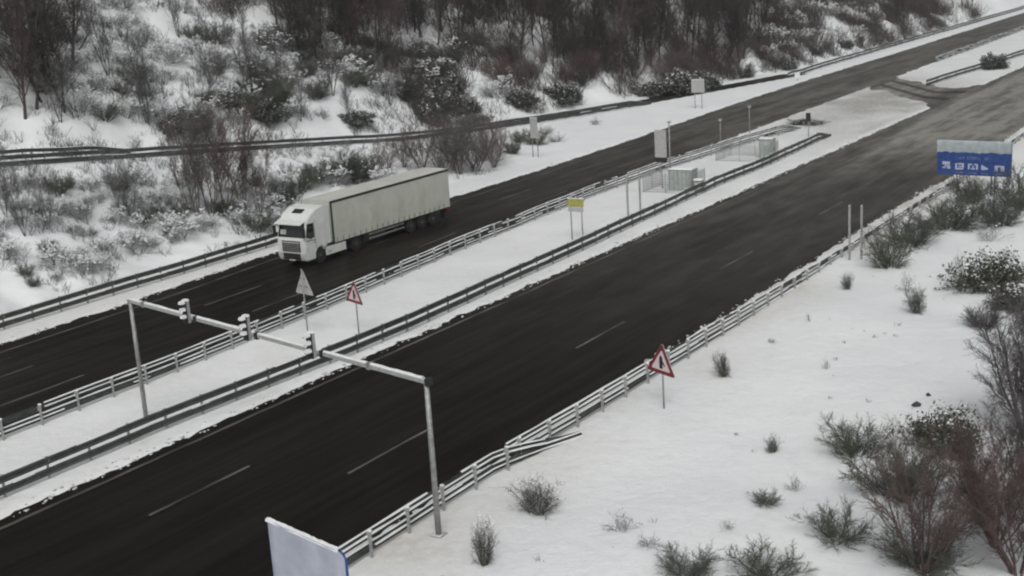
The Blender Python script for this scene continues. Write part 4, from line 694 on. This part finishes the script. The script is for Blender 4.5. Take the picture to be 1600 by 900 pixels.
def shrub_proto(seed, m, n_stem, R, Hh, twig, snow_n, snow_r, leaf=None, nleaf=0, lsz=.06, rad=.018, droop=-.04):
    rs = np.random.RandomState(seed); st, tw = Seg(), Seg(); tips = []
    P = [(4, .14, droop, twig, .5, 40, .25), (3, .22, 0.0, 4, .5, 42, .2), (2, .25, -.03, 0, 0, 0, 0)]
    for s in range(n_stem):
        a = rs.rand() * 6.283; el = rs.uniform(.15, 1.); d = norm(np.array((math.cos(a) * R * (1.1 - el * .8), math.sin(a) * R * (1.1 - el * .8), Hh * (.35 + el))))
        L = (R if el < .5 else Hh) * rs.uniform(.7, 1.1); branch(rs, [st, tw], np.array((math.cos(a) * .1, math.sin(a) * .1, -.12)), d, L, rad * rs.uniform(.7, 1.2), 0, P)
    parts = [('stem', st.mesh('stem', m, 4)), ('twigs', tw.mesh('twigs', m, 3))]
    E = np.array(tw.b)
    if leaf:
        k = rs.randint(0, len(E), nleaf); c = E[k] + rs.randn(nleaf, 3) * .07; u = rs.randn(nleaf, 3); u /= np.linalg.norm(u, axis=1)[:, None]; w_ = np.cross(u, rs.randn(nleaf, 3)); w_ /= np.linalg.norm(w_, axis=1)[:, None]
        sz = lsz * rs.uniform(.6, 1.5, (nleaf, 1)); V = np.stack([c - u * sz, c + w_ * sz * .5, c + u * sz, c - w_ * sz * .5], 1).reshape(-1, 3)
        parts.append(('foliage', fast_mesh('foliage', V, np.arange(nleaf * 4).reshape(-1, 4), leaf)))
    if snow_n:
        k = rs.permutation(len(E)); E2 = E[k]; key = E2[:, 2] + rs.rand(len(E2)) * Hh * .9; sel = E2[np.argsort(-key)[:snow_n]]
        V, f = lumps(sel + np.array((0, 0, .02)), rs.uniform(.45, 1.25, len(sel)) * snow_r, rs); parts.append(('snow_clumps', fast_mesh('snow_clumps', V, f, M['lump'], True)))
    return parts
frost = [shrub_proto(70 + i, M['frost'], 26, 1.0, 1.0, 7, 110, .055, rad=.015) for i in range(4)]
everg = [shrub_proto(80 + i, M['everg'], 22, 1.0, .95, 7, 90, .05, M['everg'], 9000, .042) for i in range(3)]
brooms = [shrub_proto(90 + i, M['broom'], 46, .75, 1.25, 8, 40, .045, None, rad=.011, droop=.06) for i in range(3)]
greens = [shrub_proto(95 + i, M['broom'], 34, 1.05, .8, 8, 70, .045, M['green_leaf'], 4200, .036, rad=.013) for i in range(2)]
wisps = [shrub_proto(98 + i, M['grey'], 14, .9, .9, 5, 16, .04, None, rad=.009, droop=.03) for i in range(2)]
ORD = 'first second third fourth fifth sixth seventh eighth ninth tenth eleventh twelfth thirteenth fourteenth fifteenth sixteenth seventeenth eighteenth nineteenth twentieth twenty-first'.split()
def across(x, y):
    d = Vector((x, y, float(terrain(x, y)) - CAM_H)); return d.dot(R2) / d.dot(Fv)
def scatter(tab, protos, label, cat, name, group, unit, sxr=(.9, 1.2), dz=0., order=False):
    tab = sorted(tab, key=lambda q: across(q[0], q[1])) if order else tab; base = label
    for i, (x, y, s) in enumerate(tab):
        if order: label = base.replace('#', 'leftmost' if i == 0 else 'rightmost' if i == len(tab) - 1 else ORD[i] + ' from left,')
        put(protos[R0.randint(len(protos))], label, cat, name, x, y, s / unit, R0.rand() * 6.28, group, dz, R0.uniform(*sxr))
scatter(LEFT_TREES, woods[:4], '# tall dark bare tree in the far-left hillside clump', 'tree', 'bare_tree', 'bare trees clumped on the hillside at the far left', 10, order=True)
scatter(WOOD_TREES, woods, 'bare brown tree in the dense wood on the hillside above the ramp', 'tree', 'bare_tree', 'bare trees of the wood above the ramp', 10)
scatter(FAR_TREES, woods, 'bare brown tree in the far wood behind the road at top right', 'tree', 'bare_tree', 'bare trees of the far wood at top right', 10)
scatter(GREY_TREES, greys, '# slim grey bare tree among snow-laden shrubs above the ramp', 'tree', 'grey_tree', 'grey trees among the hillside shrubs', 8, order=True)
scatter(HILL_SHRUBS, frost + frost + scrubs[:1], 'snow-laden shrub on the hillside above the ramp', 'shrub', 'snowy_shrub', 'snow-laden shrubs above the ramp', 1.0, (.9, 1.35))
scatter(ROCK_SHRUBS, frost, 'snow-laden shrub on the open white slope between the two woods', 'shrub', 'snowy_shrub', 'snow-laden shrubs on the open slope', 1.0, (.9, 1.35))
scatter(EVERGREENS, everg + scrubs[2:], '# dark evergreen bush on the foot of the hillside', 'bush', 'evergreen_bush', 'dark evergreen bushes at the foot of the hillside', 1.0, (1., 1.4), order=True)
scatter(BANK_SHRUBS, frost + scrubs[:1], 'snow-laden shrub on the bank below the ramp at left', 'shrub', 'snowy_shrub', 'snow-laden shrubs on the bank below the ramp', 1.0, (.9, 1.4))
scatter(BANK_TREES[:7], slims[:2], '# slender bare tree in the reddish clump left of the truck', 'tree', 'slender_tree', 'slender trees on the bank left of the truck', 8, (.8, 1.), order=True)
scatter(BANK_TREES[7:9], slims[2:], '# small grey bare tree on the bank, midway to the reddish clump', 'tree', 'slender_tree', 'small grey trees on the bank', 8, order=True)
scatter(BANK_TREES[9:], slims[2:], '# small grey bare tree on the bank at the left picture edge', 'tree', 'slender_tree', 'small grey trees at the left picture edge', 8, order=True)
scatter(BROWN_BUSHES, bushes, '# bare brown bush in the thicket behind the trailer', 'bush', 'bare_bush', 'bare bushes behind the trailer', 4.5, order=True)
scatter(VERGE_SHRUBS, scrubs + frost[:1], '# low greyish shrub between the left carriageway and the ramp', 'shrub', 'verge_shrub', 'low shrubs between the left carriageway and the ramp', 1.0, (1., 1.4), order=True)

scatter(FOOT_BUSHES, bushes, 'bare brown bush along the lower edge of the wood above the ramp', 'bush', 'bare_bush', 'bare bushes along the lower edge of the wood', 4.5, (1., 1.4))
scatter(GREEN_SHRUBS, scrubs, 'grey-green snow-dusted shrub in the thicket on the hillside behind the truck', 'shrub', 'thicket_shrub', 'grey-green shrubs of the hillside thicket', 1.0, (1., 1.4))
# undergrowth that nobody could count: brushwood poking through the snow of hillside and bank
def tufts(name, n, xr, yf, size, m, seed, label):
    rs = np.random.RandomState(seed); S = Seg(); x = rs.uniform(xr[0], xr[1], n); u = rs.rand(n); lo, hi = yf(x); y = lo + (hi - lo) * u
    keep = fbm(x, y, .35, 3, 11) > -.1; x, y = x[keep], y[keep]; z = terrain(x, y)
    for X_, Y_, Z_ in zip(x, y, z):
        h = rs.uniform(*size); g_ = min(1.5, .25 + h)
        for k in range(9):
            d = norm(np.array((rs.randn() * .55, rs.randn() * .55, 1.))); a = np.array((X_, Y_, Z_ - .05)) + np.append(rs.randn(2) * h * .3, 0); b = a + d * h * rs.uniform(.5, 1.); c = b + norm(d + rs.randn(3) * .4) * h * .4
            S.add(a, b, .016 * g_, .012 * g_); S.add(b, c, .012 * g_, .005 * g_); S.add(b, b + norm(d + rs.randn(3) * .6) * h * .35, .011 * g_, .005 * g_)
    return tag(link(name, S.mesh(name, m, 3)), label, 'undergrowth', None, 'stuff')
upf = lambda x: np.maximum(itp(x, RAMP) + 7.6, itp(x, EL) + 5)
tufts('hillside_brushwood', 7500, (50, 300), lambda x: (upf(x), upf(x) + 34), (.5, 1.3), M['grey'], 5, 'thin grey brushwood poking through the snow all over the hillside')
tufts('wood_undergrowth', 8500, (118, 330), lambda x: (upf(x) + 1, upf(x) + 34), (1.3, 3.0), M['brown'], 6, 'brown undergrowth filling the floor of the bare wood')
tufts('bank_brushwood', 1300, (30, 100), lambda x: (itp(x, EL) + 3.6, itp(x, RAMP) - 1.), (.25, .8), M['grey'], 7, 'thin grey brushwood poking through the snow of the bank')

# ------------------------------------------------------------------ the snowfield on the right: every bush there by itself
def one(protos, label, x, y, w_, h, name='field_bush', cat='bush', i=0, hw=1.0, hh=1.2):
    hw = .66 if protos is scrubs else hw
    t = put(protos[i % len(protos)], label, cat, name, x, y, 1, x * 1.7 + y, None); t.scale = (w_ / (2 * hw), w_ / (2 * hw), h / hh); return t
one(brooms, 'round upright bush just right of the front warning triangle', 49.8, 22.0, 1.15, 1.15, i=0)
one(brooms, 'wide grey-green bush by the guard rail right of the gantry pole', 33.9, 22.0, 2.2, 1.25, i=1, hw=.95)
one(brooms, 'narrow bush at the foot of the field next to the gantry pole', 29.9, 21.5, 1.15, 1.5, i=2)
one(wisps, 'thin wispy shrub in the snow at bottom centre', 33.9, 18.7, 1.7, 1.0, i=0)
one(wisps, 'faint straggling twigs trailing right of the wispy shrub at bottom centre', 33.2, 17.3, 1.4, .6, i=1)
one(brooms, 'small tuft-like bush alone in the middle of the snowfield', 42.6, 16.9, .85, .65, i=1)
one(scrubs, 'low snow-dusted mound of twigs in the lower snowfield', 37.9, 15.3, .9, .5, i=0)
one(wisps, 'thin bent twig arching above the low mound in the lower snowfield', 39.6, 14.9, 1.0, .9, i=0)
one(wisps, 'faint low tuft at the bottom of the field left of the big tree', 35.4, 15.7, .9, .45, i=1)
one(scrubs, 'snowy bush cut by the bottom picture edge, left of two', 31.9, 15.5, 1.6, .9, i=1)
one(scrubs, 'snowy bush cut by the bottom picture edge, nearer the big bare tree', 33.0, 13.4, 2.0, .9, i=0)
one(brooms, 'lowest grey bush of the row running down from the blue sign', 63.3, 17.3, 1.7, 1.3, i=0)
one(wisps, 'thin shrub second from the bottom of the row below the blue sign', 67.5, 19.0, 1.3, 1.6, i=1)
one(scrubs, 'dark shrub right beside the two bare posts below the blue sign', 72.3, 21.4, 2.2, 1.9, i=0, hh=.9)
one(scrubs, 'dense dark bush between the blue sign and the two bare posts', 78.0, 21.7, 3.4, 1.9, i=0, hh=1.)
one(scrubs, 'broad brownish bush directly below the blue sign', 83.6, 20.9, 4.2, 1.7, i=1, hh=.9)
one(greens, 'large dark green sprawling bush at the right picture edge below the blue sign', 69.5, 14.9, 4.6, 2.1, i=0, hh=.85)
one(greens, 'dark green bush touching the right picture edge, lower of the green pair', 65.6, 13.0, 3.0, 1.7, i=1, hh=1.)
one(wisps, 'thin snowy shrub left of the large dark green bush', 73.2, 17.6, 1.6, 1.5, i=0)
one(wisps, 'thin grey shrub below the right post of the blue sign', 81.0, 17.6, 2.8, 1.5, i=1)
one(scrubs, 'grey shrub standing between the legs of the blue sign', 92.5, 21.6, 2.4, 1.7, i=1, hh=.9)
one(scrubs, 'brownish shrub at the right picture edge just below the blue sign', 92.0, 18.2, 3.6, 2.2, i=0, hh=.9)
one(scrubs, 'small grey shrub right of the broad brownish bush', 85.5, 18.1, 2.8, 1.7, i=1, hh=.9)
one(brooms, 'small tuft beside the guard rail below the two bare posts', 66.9, 22.1, 1.0, .9, i=2)
one(wisps, 'tiny dark tuft on the snow right of the round upright bush', 55.3, 22.0, .9, .35, i=0)
one(wisps, 'short upright twig in the snow of the upper field', 59.5, 21.6, .35, .7, i=1)
one(wisps, 'small pale tuft in the centre of the snowfield', 52.3, 18.2, .6, .7, i=0)
one(scrubs, 'small dark bush next to the lower green bush at right', 61.5, 13.6, 1.6, .9, i=2, hh=1.)
one(scrubs, 'snow-dusted dark bush at the left foot of the big bare tree', 36.2, 12.2, 1.7, .9, i=0, hh=1.)
one(scrubs, 'dark grey bush left of the red-brown tree crown', 40.6, 11.6, 2.4, 1.8, i=1, hh=1.)
one(scrubs, 'grey bush at the upper left of the big bare tree', 43.4, 14.0, 2.1, 1.1, i=0, hh=.9)
one(greens, 'dark evergreen bush between the two big bare trees', 45.2, 11.2, 3.2, 1.9, i=2, hh=1.)
one(scrubs, 'low dark bush under the trunk of the big bare tree', 35.6, 9.4, 2.2, 1.0, i=1, hh=1.)
rs = np.random.RandomState(77)
for x, y, r, lab in ((49.2, 13.4, .2, 'larger of two dark stones in the snow left of the upper bare tree'), (50.6, 13.3, .13, 'smaller of two dark stones in the snow left of the upper bare tree')):
    V, f = lumps(np.array([[0, 0, .03], [r * .8, r * .3, .0]]), np.array([r, r * .6]), rs, .7); tag(link('stone', fast_mesh('stone', V, f, M['rock'], True), None, (x, y, float(terrain(x, y)))), lab, 'stone')
one(everg, 'dark bush on the snow island past the median crossover', 195.5, 43.0, 4.2, 2.2, i=0, hh=1.)
one(greens, 'low dark patch of brush on the median before the crossover', 133.5, 48.5, 4.5, .7, i=1, hh=.9)
# the big bare trees at the right
BIG_P = [(8, .08, .03, 16, .42, 34, .18), (5, .13, .07, 10, .46, 38, .12), (3, .18, .06, 7, .52, 40, .1), (2, .22, .04, 0, 0, 0, 0)]
M['russet'] = wood('russet_twigs', (.118, .086, .079), .5, .97, .25, .25, .2)
bigA = tree_proto(201, 4.6, .62, 9, BIG_P, .055, M['russet'], lean=.02)
bigB = tree_proto(207, 5.2, .42, 10, BIG_P, .06, M['purple'], lean=.02)
put(bigA, 'big many-stemmed bare tree with a red-brown crown at bottom right', 'tree', 'bare_tree', 35.3, 9.3, .86, .4, None)
put(bigB, 'tall purplish bare tree at the right picture edge above the big one', 'tree', 'bare_tree', 47.2, 8.8, 1.0, 1.9, None)
put(bigB, 'bare tree half cut by the right picture edge behind the purplish one', 'tree', 'bare_tree', 48.8, 6.8, 1.0, 4.1, None)
put(bigA, 'brown bare tree in the bottom right corner beside the big one', 'tree', 'bare_tree', 36.5, 6.9, .85, 3.0, None)
put(bigA, 'reddish bare tree between the big one and the right picture edge', 'tree', 'bare_tree', 38.2, 7.9, .82, 1.2, None)
put(bigB, 'brown bare tree behind the big one, right of its red-brown crown', 'tree', 'bare_tree', 40.5, 6.9, .8, 5.2, None)
# dead grass blades here and there on the field
tufts('dead_grass', 130, (26, 92), lambda x: (x * 0 + 4., itp(x, ER) - 2.2), (.06, .2), M['grey'], 9, 'sparse dead grass blades poking through the snowfield')

# ------------------------------------------------------------------ winter haze
hz = NT('haze'); hz.t.nodes.remove(hz.b); pv = hz.n('VolumePrincipled'); pv.inputs['Color'].default_value = (.85, .86, .87, 1); pv.inputs['Density'].default_value = .0003; pv.inputs['Anisotropy'].default_value = .2
hz.l(pv.outputs[0], hz.out.inputs['Volume'])
tag(MB().box(-140, 1360, -360, 940, -3, 235).build('haze', hz.m), 'thin pale winter haze filling the air of the valley', 'haze', None, 'stuff')
